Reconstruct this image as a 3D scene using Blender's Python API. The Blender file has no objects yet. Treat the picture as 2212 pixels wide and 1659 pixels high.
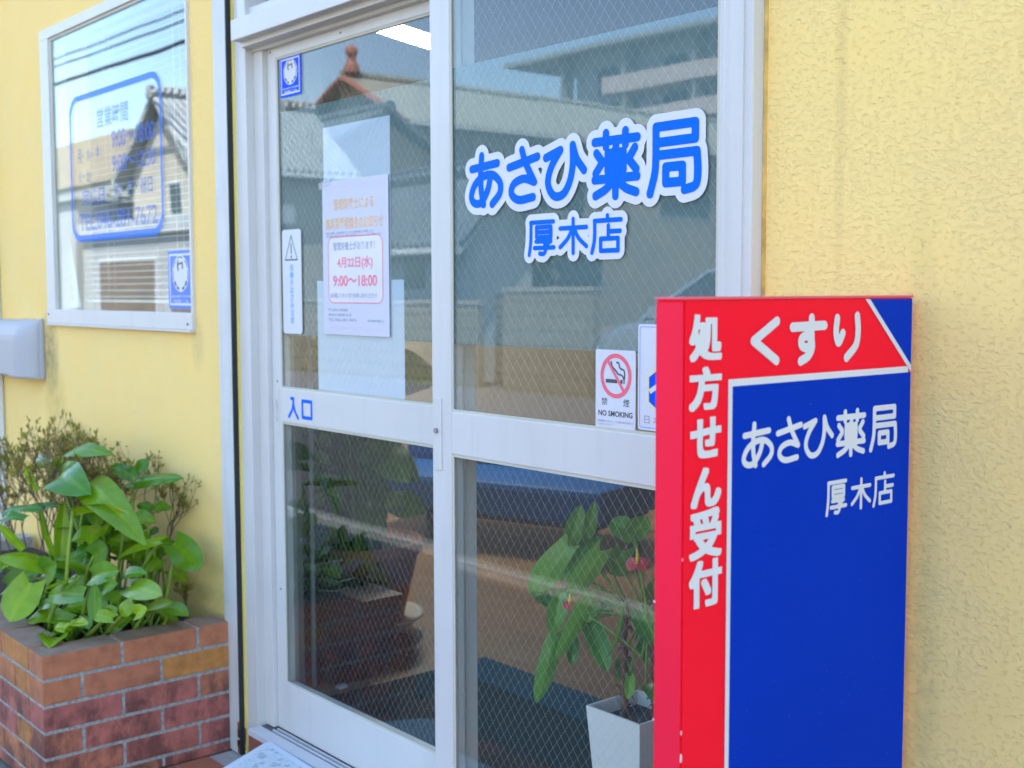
import bpy, bmesh, math, random
import numpy as np
from mathutils import Vector, Matrix
rnd = random.Random(7)
S = bpy.context.scene
COL = S.collection
R = math.radians

# ------------------------------------------------------------------ camera
W2, H2 = 2212.0, 1659.0
FPX = 2621.19
YAW, PIT, ROL = R(40.1935), R(4.3464), R(-0.1668)
CAM = np.array([2.9093, -1.6096, 1.3157])
FW = np.array([-math.cos(YAW)*math.cos(PIT), math.sin(YAW)*math.cos(PIT), -math.sin(PIT)])
_r = np.cross(FW, [0, 0, 1]); _r /= np.linalg.norm(_r); _u = np.cross(_r, FW)
RT = math.cos(ROL)*_r + math.sin(ROL)*_u
UP = -math.sin(ROL)*_r + math.cos(ROL)*_u
cd = bpy.data.cameras.new('camera'); cam = bpy.data.objects.new('camera', cd); COL.objects.link(cam)
m = Matrix.Identity(4)
for i in range(3):
    m[i][0] = RT[i]; m[i][1] = UP[i]; m[i][2] = -FW[i]; m[i][3] = CAM[i]
cam.matrix_world = m
cd.sensor_width = 36; cd.lens = 36*FPX/W2; cd.clip_start = .05; cd.clip_end = 3000
cd.dof.use_dof = True; cd.dof.focus_distance = 2.15; cd.dof.aperture_fstop = 5.6
S.camera = cam

# ------------------------------------------------------------------ sky, sun, exposure
SUN_EL, SUN_AZ = R(60), R(28)            # azimuth measured from +y toward +x
w = bpy.data.worlds.new('World'); S.world = w; w.use_nodes = True
nt = w.node_tree; nt.nodes.clear()
sky = nt.nodes.new('ShaderNodeTexSky'); sky.sky_type = 'NISHITA'; sky.sun_disc = False
sky.sun_elevation = SUN_EL; sky.sun_rotation = SUN_AZ; sky.air_density = 1.0; sky.dust_density = .8; sky.ozone_density = 1.8
bg = nt.nodes.new('ShaderNodeBackground'); bg.inputs['Strength'].default_value = .13
wo = nt.nodes.new('ShaderNodeOutputWorld')
nt.links.new(sky.outputs[0], bg.inputs[0]); nt.links.new(bg.outputs[0], wo.inputs[0])
sd = bpy.data.lights.new('sun', 'SUN'); sd.energy = 3.2; sd.angle = R(.5); sd.color = (1, .95, .87)
so = bpy.data.objects.new('sun', sd); COL.objects.link(so)
sdir = Vector((math.sin(SUN_AZ)*math.cos(SUN_EL), math.cos(SUN_AZ)*math.cos(SUN_EL), math.sin(SUN_EL)))
so.rotation_euler = sdir.to_track_quat('Z', 'Y').to_euler(); so.location = (0, 6, 9)
S.view_settings.view_transform = 'Standard'; S.view_settings.look = 'None'
S.view_settings.gamma = 1; S.view_settings.exposure = 2.74
S.cycles.max_bounces = 10; S.cycles.transparent_max_bounces = 32
S.cycles.caustics_reflective = False; S.cycles.caustics_refractive = False

# ------------------------------------------------------------------ helpers: points
def ray(u, v): return FW+(u-W2/2)/FPX*RT-(v-H2/2)/FPX*UP
def at(u, v, y):
    d = ray(u, v); t = (y-CAM[1])/d[1]; return Vector(CAM+t*d)
def atx(u, v, x):
    d = ray(u, v); t = (x-CAM[0])/d[0]; return Vector(CAM+t*d)
def atz(u, v, z):
    d = ray(u, v); t = (z-CAM[2])/d[2]; return Vector(CAM+t*d)
def mir(u, v, y, yp=0.0):                 # what a pane at y=yp mirrors, at street depth y
    d = ray(u, v)*np.array([1, -1, 1]); c = CAM*np.array([1, -1, 1])+np.array([0, 2*yp, 0])
    t = (y-c[1])/d[1]; return Vector(c+t*d)

# ------------------------------------------------------------------ helpers: materials
def NN(nt, t, **k):
    n = nt.nodes.new(t)
    for a, b in k.items():
        if a in n.inputs: n.inputs[a].default_value = b
        else: setattr(n, a, b)
    return n
def pmat(name, col, rough=.5, var=.08, vscale=6., bump=0., bscale=200., spec=.5, metal=0., coat=0., trans=0., col2=None, tone=None):
    m = bpy.data.materials.new(name); m.use_nodes = True; nt = m.node_tree; L = nt.links.new
    b = nt.nodes['Principled BSDF']
    b.inputs['Roughness'].default_value = rough; b.inputs['Metallic'].default_value = metal
    b.inputs['Specular IOR Level'].default_value = spec; b.inputs['Coat Weight'].default_value = coat
    tc = NN(nt, 'ShaderNodeTexCoord')
    n = NN(nt, 'ShaderNodeTexNoise'); n.inputs['Scale'].default_value = vscale; n.inputs['Detail'].default_value = 5
    L(tc.outputs['Object'], n.inputs['Vector'])
    rp = NN(nt, 'ShaderNodeValToRGB')
    c2 = col2 or tuple(min(1, c*(1+var)) for c in col); c1 = tuple(c*(1-var) for c in col) if col2 is None else col
    rp.color_ramp.elements[0].position = .3; rp.color_ramp.elements[1].position = .7
    rp.color_ramp.elements[0].color = (*c1, 1); rp.color_ramp.elements[1].color = (*c2, 1)
    L(n.outputs['Fac'], rp.inputs[0]); out = rp.outputs[0]
    if tone:                                # a per-face or per-leaf tone stored on the mesh
        a = NN(nt, 'ShaderNodeAttribute', attribute_name='tone')
        rp2 = NN(nt, 'ShaderNodeValToRGB')
        cr = rp2.color_ramp
        for i, c in enumerate(tone):
            p = i/(len(tone)-1)
            e = cr.elements[0] if i == 0 else (cr.elements[1] if i == len(tone)-1 else cr.elements.new(p))
            e.position = p; e.color = (*c, 1)
        L(a.outputs['Fac'], rp2.inputs[0])
        mx = NN(nt, 'ShaderNodeMix', data_type='RGBA', blend_type='MULTIPLY'); mx.inputs[0].default_value = 1
        L(rp2.outputs[0], mx.inputs[6]); L(out, mx.inputs[7]); out = mx.outputs[2]
    L(out, b.inputs['Base Color'])
    if bump:
        n2 = NN(nt, 'ShaderNodeTexNoise'); n2.inputs['Scale'].default_value = bscale; n2.inputs['Detail'].default_value = 4
        L(tc.outputs['Object'], n2.inputs['Vector'])
        bp = NN(nt, 'ShaderNodeBump'); bp.inputs['Strength'].default_value = 1; bp.inputs['Distance'].default_value = bump
        L(n2.outputs['Fac'], bp.inputs['Height']); L(bp.outputs[0], b.inputs['Normal'])
    if trans:
        tr = NN(nt, 'ShaderNodeBsdfTranslucent'); L(out, tr.inputs[0])
        ms = NN(nt, 'ShaderNodeMixShader'); ms.inputs[0].default_value = trans
        L(b.outputs[0], ms.inputs[1]); L(tr.outputs[0], ms.inputs[2])
        L(ms.outputs[0], nt.nodes['Material Output'].inputs[0])
    return m
def glass_mat(name, tint=(.95, .98, .965), f0=.041):
    m = bpy.data.materials.new(name); m.use_nodes = True; nt = m.node_tree; L = nt.links.new; nt.nodes.clear()
    o = NN(nt, 'ShaderNodeOutputMaterial'); ge = NN(nt, 'ShaderNodeNewGeometry')
    t = NN(nt, 'ShaderNodeBsdfTransparent'); t.inputs[0].default_value = (*tint, 1)
    g = NN(nt, 'ShaderNodeBsdfGlossy'); g.inputs['Roughness'].default_value = 0.0; g.inputs[0].default_value = (.93, .97, 1, 1)
    tc = NN(nt, 'ShaderNodeTexCoord'); n = NN(nt, 'ShaderNodeTexNoise'); n.inputs['Scale'].default_value = 2.2; n.inputs['Detail'].default_value = 1
    bp = NN(nt, 'ShaderNodeBump'); bp.inputs['Strength'].default_value = 1; bp.inputs['Distance'].default_value = .0006
    L(tc.outputs['Object'], n.inputs['Vector']); L(n.outputs['Fac'], bp.inputs['Height']); L(bp.outputs[0], g.inputs['Normal'])
    dt = NN(nt, 'ShaderNodeVectorMath', operation='DOT_PRODUCT'); L(ge.outputs['Normal'], dt.inputs[0]); L(ge.outputs['Incoming'], dt.inputs[1])
    ab = NN(nt, 'ShaderNodeMath', operation='ABSOLUTE'); L(dt.outputs['Value'], ab.inputs[0])
    iv = NN(nt, 'ShaderNodeMath', operation='SUBTRACT'); iv.inputs[0].default_value = 1; L(ab.outputs[0], iv.inputs[1])
    p5 = NN(nt, 'ShaderNodeMath', operation='POWER'); p5.inputs[1].default_value = 5; L(iv.outputs[0], p5.inputs[0])
    fr = NN(nt, 'ShaderNodeMath', operation='MULTIPLY_ADD'); fr.inputs[1].default_value = 1-f0; fr.inputs[2].default_value = f0; L(p5.outputs[0], fr.inputs[0])
    ms = NN(nt, 'ShaderNodeMixShader'); L(fr.outputs[0], ms.inputs[0]); L(t.outputs[0], ms.inputs[1]); L(g.outputs[0], ms.inputs[2])
    L(ms.outputs[0], o.inputs[0]); return m
def film_mat(name, col, fac):
    m = bpy.data.materials.new(name); m.use_nodes = True; nt = m.node_tree; L = nt.links.new; nt.nodes.clear()
    o = NN(nt, 'ShaderNodeOutputMaterial'); t = NN(nt, 'ShaderNodeBsdfTransparent')
    d = NN(nt, 'ShaderNodeBsdfDiffuse'); d.inputs[0].default_value = (*col, 1)
    tc = NN(nt, 'ShaderNodeTexCoord'); n = NN(nt, 'ShaderNodeTexNoise'); n.inputs['Scale'].default_value = 300
    mr = NN(nt, 'ShaderNodeMapRange'); mr.inputs['To Min'].default_value = fac-.04; mr.inputs['To Max'].default_value = fac+.04
    L(tc.outputs['Object'], n.inputs['Vector']); L(n.outputs['Fac'], mr.inputs[0])
    ms = NN(nt, 'ShaderNodeMixShader'); L(mr.outputs[0], ms.inputs[0]); L(t.outputs[0], ms.inputs[1]); L(d.outputs[0], ms.inputs[2])
    L(ms.outputs[0], o.inputs[0]); return m
def emit_mat(name, col, st):
    m = bpy.data.materials.new(name); m.use_nodes = True; nt = m.node_tree
    b = nt.nodes['Principled BSDF']; b.inputs['Emission Color'].default_value = (*col, 1); b.inputs['Emission Strength'].default_value = st
    return m

def stucco_mat():
    m = bpy.data.materials.new('yellow stucco'); m.use_nodes = True; nt = m.node_tree; L = nt.links.new
    b = nt.nodes['Principled BSDF']; b.inputs['Roughness'].default_value = .85; b.inputs['Specular IOR Level'].default_value = .2
    tc = NN(nt, 'ShaderNodeTexCoord'); V = tc.outputs['Object']
    mp = NN(nt, 'ShaderNodeMapping'); mp.inputs['Scale'].default_value = (1, 1, 1.5); L(V, mp.inputs[0])
    n1 = NN(nt, 'ShaderNodeTexNoise'); n1.inputs['Scale'].default_value = 98; n1.inputs['Detail'].default_value = 7; n1.inputs['Roughness'].default_value = .62; n1.inputs['Distortion'].default_value = .35
    L(mp.outputs[0], n1.inputs['Vector'])
    big = NN(nt, 'ShaderNodeTexNoise'); big.inputs['Scale'].default_value = 5; big.inputs['Detail'].default_value = 2; L(V, big.inputs['Vector'])
    cap = NN(nt, 'ShaderNodeMapRange'); cap.inputs['From Min'].default_value = .3; cap.inputs['From Max'].default_value = .7
    cap.inputs['To Min'].default_value = .44; cap.inputs['To Max'].default_value = .57; L(big.outputs['Fac'], cap.inputs[0])
    mn = NN(nt, 'ShaderNodeMath', operation='MINIMUM'); L(n1.outputs['Fac'], mn.inputs[0]); L(cap.outputs[0], mn.inputs[1])
    fine = NN(nt, 'ShaderNodeTexNoise'); fine.inputs['Scale'].default_value = 190; fine.inputs['Detail'].default_value = 3; L(V, fine.inputs['Vector'])
    ma = NN(nt, 'ShaderNodeMath', operation='MULTIPLY_ADD'); ma.inputs[1].default_value = .10
    L(fine.outputs['Fac'], ma.inputs[0]); L(mn.outputs[0], ma.inputs[2])
    bp = NN(nt, 'ShaderNodeBump'); bp.inputs['Strength'].default_value = 1; bp.inputs['Distance'].default_value = .0047
    L(ma.outputs[0], bp.inputs['Height']); L(bp.outputs[0], b.inputs['Normal'])
    # paint colour: slow drift, ledge shade painted into the hollows, stains, darker patches
    rp = NN(nt, 'ShaderNodeValToRGB'); rp.color_ramp.elements[0].position = .3; rp.color_ramp.elements[1].position = .72
    rp.color_ramp.elements[0].color = (.94, .655, .22, 1); rp.color_ramp.elements[1].color = (.95, .69, .26, 1)
    L(big.outputs['Fac'], rp.inputs[0])
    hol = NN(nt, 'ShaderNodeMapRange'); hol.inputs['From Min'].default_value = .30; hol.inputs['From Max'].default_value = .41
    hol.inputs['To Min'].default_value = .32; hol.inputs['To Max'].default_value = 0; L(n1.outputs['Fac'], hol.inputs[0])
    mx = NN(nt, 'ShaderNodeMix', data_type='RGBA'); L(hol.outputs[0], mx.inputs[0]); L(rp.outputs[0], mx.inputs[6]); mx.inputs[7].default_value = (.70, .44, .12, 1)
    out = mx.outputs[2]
    sp = NN(nt, 'ShaderNodeSeparateXYZ'); L(V, sp.inputs[0])
    def blob(cx, cz, rx, rz, col, amt, sc=30):
        nonlocal out
        a = NN(nt, 'ShaderNodeMath', operation='SUBTRACT'); a.inputs[1].default_value = cx; L(sp.outputs[0], a.inputs[0])
        a2 = NN(nt, 'ShaderNodeMath', operation='DIVIDE'); a2.inputs[1].default_value = rx; L(a.outputs[0], a2.inputs[0])
        c = NN(nt, 'ShaderNodeMath', operation='SUBTRACT'); c.inputs[1].default_value = cz; L(sp.outputs[2], c.inputs[0])
        c2 = NN(nt, 'ShaderNodeMath', operation='DIVIDE'); c2.inputs[1].default_value = rz; L(c.outputs[0], c2.inputs[0])
        q = NN(nt, 'ShaderNodeMath', operation='MULTIPLY'); L(a2.outputs[0], q.inputs[0]); L(a2.outputs[0], q.inputs[1])
        q2 = NN(nt, 'ShaderNodeMath', operation='MULTIPLY_ADD'); L(c2.outputs[0], q2.inputs[0]); L(c2.outputs[0], q2.inputs[1]); L(q.outputs[0], q2.inputs[2])
        s = NN(nt, 'ShaderNodeTexNoise'); s.inputs['Scale'].default_value = sc; s.inputs['Detail'].default_value = 4; L(V, s.inputs['Vector'])
        k = NN(nt, 'ShaderNodeMapRange'); k.inputs['From Min'].default_value = 1.; k.inputs['From Max'].default_value = 0.; k.inputs['To Max'].default_value = amt*1.6
        L(q2.outputs[0], k.inputs[0])
        mm = NN(nt, 'ShaderNodeMath', operation='MULTIPLY', use_clamp=True); L(k.outputs[0], mm.inputs[0]); L(s.outputs['Fac'], mm.inputs[1])
        x = NN(nt, 'ShaderNodeMix', data_type='RGBA'); L(mm.outputs[0], x.inputs[0]); L(out, x.inputs[6]); x.inputs[7].default_value = (*col, 1); out = x.outputs[2]
    blob(-1.68, 1.09, .11, .17, (.16, .16, .10), .7)
    blob(-1.64, .92, .13, .16, (.42, .33, .10), .4)
    blob(-1.0, 1.19, .62, .05, (.60, .50, .28), .15, 40)
    blob(-.44, 1.17, .05, .10, (.40, .33, .18), .3, 40)
    blob(-.55, .36, .55, .2, (.40, .32, .09), .35, 55)  # soft shade above the planter, painted on the wall
    blob(1.79, 1.75, .014, .55, (.50, .36, .13), .28, 60)
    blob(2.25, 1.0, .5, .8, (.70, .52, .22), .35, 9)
    blob(1.935, .6, .05, .9, (.40, .36, .14), .5, 45)  # contact shade along the sign edge, painted on the wall
    L(out, b.inputs['Base Color'])
    return m

WHITE = pmat('white painted aluminium', (.60, .585, .54), .38, .035, 3, .0004, 90, spec=.4)
WHITE2 = pmat('white aluminium leaf', (.61, .60, .56), .34, .03, 3, .0003, 70, spec=.4)
TRACK = pmat('worn aluminium track', (.5, .51, .53), .4, .15, 30, metal=.4)
GASK = pmat('cream rubber gasket', (.55, .53, .42), .7)
DARK = pmat('black gap', (.02, .022, .025), .8)
YEL = pmat('yellow painted edge', (.78, .62, .14), .6, .1, 8, .001, 120)
RAIL = pmat('white guide rail', (.60, .595, .56), .5, .06, 8, .0012, 60)
def grime(m, amt=.13):                    # faint run marks and dirt with a shape of their own
    nt = m.node_tree; L = nt.links.new; bs = nt.nodes['Principled BSDF']; s0 = bs.inputs['Base Color'].links[0].from_socket
    tc = NN(nt, 'ShaderNodeTexCoord'); mp = NN(nt, 'ShaderNodeMapping'); mp.inputs['Scale'].default_value = (26, 26, 2.2); L(tc.outputs['Object'], mp.inputs[0])
    n = NN(nt, 'ShaderNodeTexNoise'); n.inputs['Scale'].default_value = 1; n.inputs['Detail'].default_value = 6; L(mp.outputs[0], n.inputs['Vector'])
    k = NN(nt, 'ShaderNodeMapRange'); k.inputs['From Min'].default_value = .54; k.inputs['From Max'].default_value = .74; k.inputs['To Max'].default_value = amt; L(n.outputs['Fac'], k.inputs[0])
    sp = NN(nt, 'ShaderNodeTexNoise'); sp.inputs['Scale'].default_value = 160; sp.inputs['Detail'].default_value = 2; L(tc.outputs['Object'], sp.inputs['Vector'])
    k2 = NN(nt, 'ShaderNodeMapRange'); k2.inputs['From Min'].default_value = .70; k2.inputs['From Max'].default_value = .76; k2.inputs['To Max'].default_value = amt*1.3; L(sp.outputs['Fac'], k2.inputs[0])
    mx_ = NN(nt, 'ShaderNodeMath', operation='MAXIMUM'); L(k.outputs[0], mx_.inputs[0]); L(k2.outputs[0], mx_.inputs[1])
    x = NN(nt, 'ShaderNodeMix', data_type='RGBA'); L(mx_.outputs[0], x.inputs[0]); L(s0, x.inputs[6]); x.inputs[7].default_value = (.36, .33, .26, 1); L(x.outputs[2], bs.inputs['Base Color'])
for m_ in (WHITE, WHITE2): grime(m_)
grime(RAIL, .35)
GLASS = glass_mat('pane glass'); GLASSW = glass_mat('window glass', (.93, .97, .95), .095)
WIRE = pmat('glass wire', (.52, .59, .61), .4, .03)
FILM = film_mat('frosted sun film', (.17, .25, .26), .68)
STUCCO = stucco_mat()
RUST = pmat('rust', (.20, .08, .03), .9, .4, 40)
BLUE = pmat('blue vinyl lettering', (.0, .135, .95), .5, .03, spec=.08)
BLUEF = film_mat('faded blue vinyl', (.14, .27, .80), .42)  # faded, and thinned further to imitate sky glare on the pane
BLUEL = film_mat('faded blue line', (.08, .28, .95), .6)  # also thinned to imitate sky glare
LETW = pmat('white vinyl', (.63, .64, .66), .45, .03)
PAPER = pmat('white paper', (.60, .59, .65), .7, .02)  # bluish tint imitates sky reflected over the notice
PAPERB = film_mat('paper seen from behind', (.60, .68, .80), .93)
INK = pmat('black ink', (.06, .07, .08), .6)
INKG = pmat('grey ink', (.28, .31, .38), .6)
INKO = pmat('orange ink', (.80, .50, .22), .6)  # paled to imitate reflected sky washing over the print
INKR = pmat('red ink', (.80, .22, .27), .6)  # paled likewise for the reflected sky
INKP = pmat('pink ink', (.80, .52, .60), .6)
STB = pmat('sticker blue', (.0, .085, .85), .5, .04, spec=.1)

# ------------------------------------------------------------------ helpers: objects
def tag(o, label=None, cat=None, group=None, kind=None):
    if label: o['label'] = label
    if cat: o['category'] = cat
    if group: o['group'] = group
    if kind: o['kind'] = kind
    return o
def thing(name, loc, label, cat, group=None):
    o = bpy.data.objects.new(name, None); COL.objects.link(o); o.location = loc; o.empty_display_size = .1
    return tag(o, label, cat, group)
class MB:
    def __init__(s): s.v = []; s.f = []; s.t = []; s.smooth = False; s.tone = None
    def add(s, vs, fs, tone=None):
        b = len(s.v); s.v += [tuple(p) for p in vs]; s.f += [tuple(b+i for i in f) for f in fs]
        s.t += [tone if tone is not None else .5]*len(fs); return s
    def box(s, x0, x1, y0, y1, z0, z1, bev=0., tone=None, M=None):
        if bev > 0:
            bm = bmesh.new(); bmesh.ops.create_cube(bm, size=1)
            for v in bm.verts: v.co = Vector(((x0+x1)/2+v.co.x*(x1-x0), (y0+y1)/2+v.co.y*(y1-y0), (z0+z1)/2+v.co.z*(z1-z0)))
            bmesh.ops.bevel(bm, geom=bm.edges[:], offset=bev, segments=2, affect='EDGES', profile=.6)
            bm.verts.index_update()
            vs = [v.co.copy() for v in bm.verts]; fs = [[v.index for v in f.verts] for f in bm.faces]; bm.free()
        else:
            vs = [(x, y, z) for x in (x0, x1) for y in (y0, y1) for z in (z0, z1)]
            fs = [(0, 1, 3, 2), (4, 6, 7, 5), (0, 4, 5, 1), (2, 3, 7, 6), (0, 2, 6, 4), (1, 5, 7, 3)]
        if M is not None: vs = [M @ Vector(p) for p in vs]
        return s.add(vs, fs, tone)
    def tube(s, pts, rad, n=6, tone=None, cap=True):
        pts = [Vector(p) for p in pts]
        if not isinstance(rad, (list, tuple)): rad = [rad]*len(pts)
        vs = []; a = None
        for i, p in enumerate(pts):
            d = (pts[min(i+1, len(pts)-1)]-pts[max(i-1, 0)]).normalized()
            if a is None:
                a = d.orthogonal().normalized()
            else:
                a = (a-d*a.dot(d)); a = a.normalized() if a.length > 1e-6 else d.orthogonal().normalized()
            b = d.cross(a)
            for k in range(n):
                q = 2*math.pi*k/n; vs.append(p+rad[i]*(math.cos(q)*a+math.sin(q)*b))
        fs = [(i*n+k, i*n+(k+1) % n, (i+1)*n+(k+1) % n, (i+1)*n+k) for i in range(len(pts)-1) for k in range(n)]
        if cap: fs += [tuple(range(n-1, -1, -1)), tuple(range((len(pts)-1)*n, len(pts)*n))]
        return s.add(vs, fs, tone)
    def lathe(s, prof, c, n=32, tone=None):
        vs = [(c[0]+r*math.cos(2*math.pi*k/n), c[1]+r*math.sin(2*math.pi*k/n), c[2]+z) for r, z in prof for k in range(n)]
        fs = [(i*n+k, i*n+(k+1) % n, (i+1)*n+(k+1) % n, (i+1)*n+k) for i in range(len(prof)-1) for k in range(n)]
        return s.add(vs, fs, tone)
    def prism(s, poly, f, d0, d1, tone=None):     # poly 2-D, f(a,b,d)->3-D
        n = len(poly); vs = [f(a, b, d0) for a, b in poly]+[f(a, b, d1) for a, b in poly]
        fs = [tuple(range(n)), tuple(range(2*n-1, n-1, -1))]+[(i, i+n, (i+1) % n+n, (i+1) % n) for i in range(n)]
        return s.add(vs, fs, tone)
    def build(s, name, mat, parent=None, smooth=None):
        me = bpy.data.meshes.new(name); me.from_pydata(s.v, [], s.f)
        at_ = me.attributes.new('tone', 'FLOAT', 'FACE'); at_.data.foreach_set('value', s.t)
        me.materials.append(mat); me.validate()
        bm = bmesh.new(); bm.from_mesh(me); bmesh.ops.recalc_face_normals(bm, faces=bm.faces[:]); bm.to_mesh(me); bm.free()
        if smooth or (smooth is None and s.smooth): me.polygons.foreach_set('use_smooth', [True]*len(me.polygons))
        me.update()
        o = bpy.data.objects.new(name, me); COL.objects.link(o)
        if parent is not None:
            o.parent = parent; M = Matrix.Identity(4); p = parent
            bpy.context.view_layer.update()
            o.matrix_parent_inverse = parent.matrix_world.inverted()
        return o
def B(*a, **k): return MB().box(*a, **k)

# ------------------------------------------------------------------ helpers: lettering
def fac_map(y, mirror=False):             # facade plane, facing the street
    return lambda a, b, d=0.: (a, y-d, b)
def sgn_map(x): return lambda a, b, d=0.: (x+d, a, b)
def cr(pts, n=7):                         # smooth curve through points
    p = [np.array(q, float) for q in pts]; p = [2*p[0]-p[1]]+p+[2*p[-1]-p[-2]]; o = []
    for i in range(1, len(p)-2):
        for k in range(n):
            t = k/n; o.append(.5*((2*p[i])+(-p[i-1]+p[i+1])*t+(2*p[i-1]-5*p[i]+4*p[i+1]-p[i+2])*t*t+(-p[i-1]+3*p[i]-3*p[i+1]+p[i+2])*t**3))
    return o+[p[-2]]
L_, C_ = 'l', 'c'
GL = {
 'あ': [(L_, [(7, 27), (86, 21)]), (C_, [(38, 4), (35, 35), (36, 68), (43, 96)]), (C_, [(66, 42), (56, 70), (36, 92), (14, 92), (5, 78), (18, 56), (44, 43), (72, 42), (94, 58), (93, 78), (70, 97)])],
 'さ': [(L_, [(5, 34), (94, 20)]), (C_, [(46, 4), (58, 30), (84, 66)]), (C_, [(84, 66), (52, 58), (20, 66), (12, 84), (35, 97), (80, 94)])],
 'ひ': [(L_, [(5, 22), (40, 11)]), (C_, [(40, 11), (18, 40), (10, 70), (24, 93), (46, 92), (62, 70), (69, 40), (69, 5)]), (C_, [(69, 5), (78, 30), (95, 52)])],
 '薬': [(L_, [(4, 17), (96, 17)]), (L_, [(29, 6), (29, 25)]), (L_, [(71, 6), (71, 25)]), (L_, [(51, 26), (47, 34)]), (L_, [(33, 35), (67, 35), (67, 60), (33, 60), (33, 35)]), (L_, [(33, 47), (67, 47)]),
        (L_, [(8, 33), (19, 44)]), (L_, [(19, 49), (6, 62)]), (L_, [(91, 31), (80, 43)]), (L_, [(81, 49), (94, 61)]), (L_, [(4, 71), (96, 71)]), (L_, [(50, 60), (50, 96)]), (C_, [(43, 76), (28, 86), (6, 94)]), (C_, [(57, 76), (72, 86), (94, 93)])],
 '局': [(L_, [(16, 6), (89, 6), (89, 27), (16, 27)]), (C_, [(16, 6), (16, 45), (14, 68), (5, 95)]), (L_, [(16, 44), (92, 44)]), (C_, [(92, 44), (94, 70), (90, 88), (70, 93)]), (L_, [(35, 61), (66, 61), (66, 82), (35, 82), (35, 61)])],
 '厚': [(L_, [(10, 5), (95, 5)]), (C_, [(11, 5), (11, 40), (9, 68), (4, 96)]), (L_, [(32, 19), (86, 19), (86, 47), (32, 47), (32, 19)]), (L_, [(32, 33), (86, 33)]), (L_, [(30, 59), (86, 59), (64, 70)]), (C_, [(63, 69), (66, 84), (58, 94), (44, 93)]), (L_, [(24, 77), (97, 77)])],
 '木': [(L_, [(4, 28), (96, 28)]), (L_, [(50, 4), (50, 97)]), (C_, [(46, 32), (30, 58), (4, 80)]), (C_, [(54, 32), (70, 58), (96, 80)])],
 '店': [(L_, [(53, 2), (53, 14)]), (L_, [(12, 14), (95, 14)]), (C_, [(13, 14), (13, 45), (11, 70), (4, 96)]), (L_, [(56, 28), (56, 60)]), (L_, [(56, 43), (92, 43)]), (L_, [(32, 61), (86, 61), (86, 92), (32, 92), (32, 61)])],
 'く': [(L_, [(92, 4), (10, 48), (92, 96)])],
 'す': [(L_, [(4, 22), (96, 20)]), (C_, [(58, 3), (58, 30), (58, 56), (46, 68), (30, 62), (30, 48), (44, 42), (57, 50), (60, 68), (50, 86), (28, 97)])],
 'り': [(C_, [(10, 8), (6, 36), (12, 58), (20, 60), (32, 42)]), (C_, [(88, 4), (92, 38), (84, 70), (48, 97)])],
 '入': [(L_, [(30, 6), (52, 6), (52, 28)]), (C_, [(52, 22), (40, 58), (6, 95)]), (C_, [(52, 28), (66, 66), (96, 97)])],
 '口': [(L_, [(6, 4), (94, 4), (94, 96), (6, 96), (6, 4)])],
}
def glyph_segs(ch, x0, x1, z0, z1, r):    # stroke centre lines fitted inside an ink box, metres
    lines = [(cr(p) if k == C_ else [np.array(q, float) for q in p]) for k, p in GL[ch]]
    al = np.vstack([np.array(l) for l in lines]); mn, mx = al.min(0), al.max(0); sg = []
    for l in lines:
        q = [((p[0]-mn[0])/(mx[0]-mn[0])*(x1-x0-2*r)+x0+r, z1-r-(p[1]-mn[1])/(mx[1]-mn[1])*(z1-z0-2*r)) for p in l]
        sg += [(*q[i], *q[i+1]) for i in range(len(q)-1)]
    return sg
def font_mesh(text, bold=0.):
    c = bpy.data.curves.new('t', 'FONT'); c.body = text; c.resolution_u = 4
    if bold: c.offset = bold
    o = bpy.data.objects.new('t', c); COL.objects.link(o); bpy.context.view_layer.update()
    me = bpy.data.meshes.new_from_object(o.evaluated_get(bpy.context.evaluated_depsgraph_get()))
    v = np.array([(p.co.x, p.co.y) for p in me.vertices]); f = [tuple(p.vertices) for p in me.polygons]
    bpy.data.objects.remove(o); bpy.data.curves.remove(c); bpy.data.meshes.remove(me)
    return v, f
def font_segs(text, x0, x1, z0, z1):
    v, f = font_mesh(text); mn, mx = v.min(0), v.max(0)
    v = (v-mn)/(mx-mn)*[x1-x0, z1-z0]+[x0, z0]
    cnt = {}
    for p in f:
        for i in range(len(p)):
            e = tuple(sorted((p[i], p[(i+1) % len(p)]))); cnt[e] = cnt.get(e, 0)+1
    return [(*v[a], *v[b]) for (a, b), n in cnt.items() if n == 1]
def seg_dist(X, Z, segs):
    D = np.full(X.shape, 1e9)
    for ax, az, bx, bz in segs:
        dx, dz = bx-ax, bz-az; l2 = dx*dx+dz*dz+1e-18
        t = np.clip(((X-ax)*dx+(Z-az)*dz)/l2, 0, 1)
        D = np.minimum(D, (X-ax-t*dx)**2+(Z-az-t*dz)**2)
    return np.sqrt(D)
def inside(X, Z, segs):
    c = np.zeros(X.shape, bool)
    for ax, az, bx, bz in segs:
        if az == bz: continue
        h = (az > Z) != (bz > Z); xi = ax+(Z-az)/(bz-az)*(bx-ax); c ^= h & (X < xi)
    return c
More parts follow.
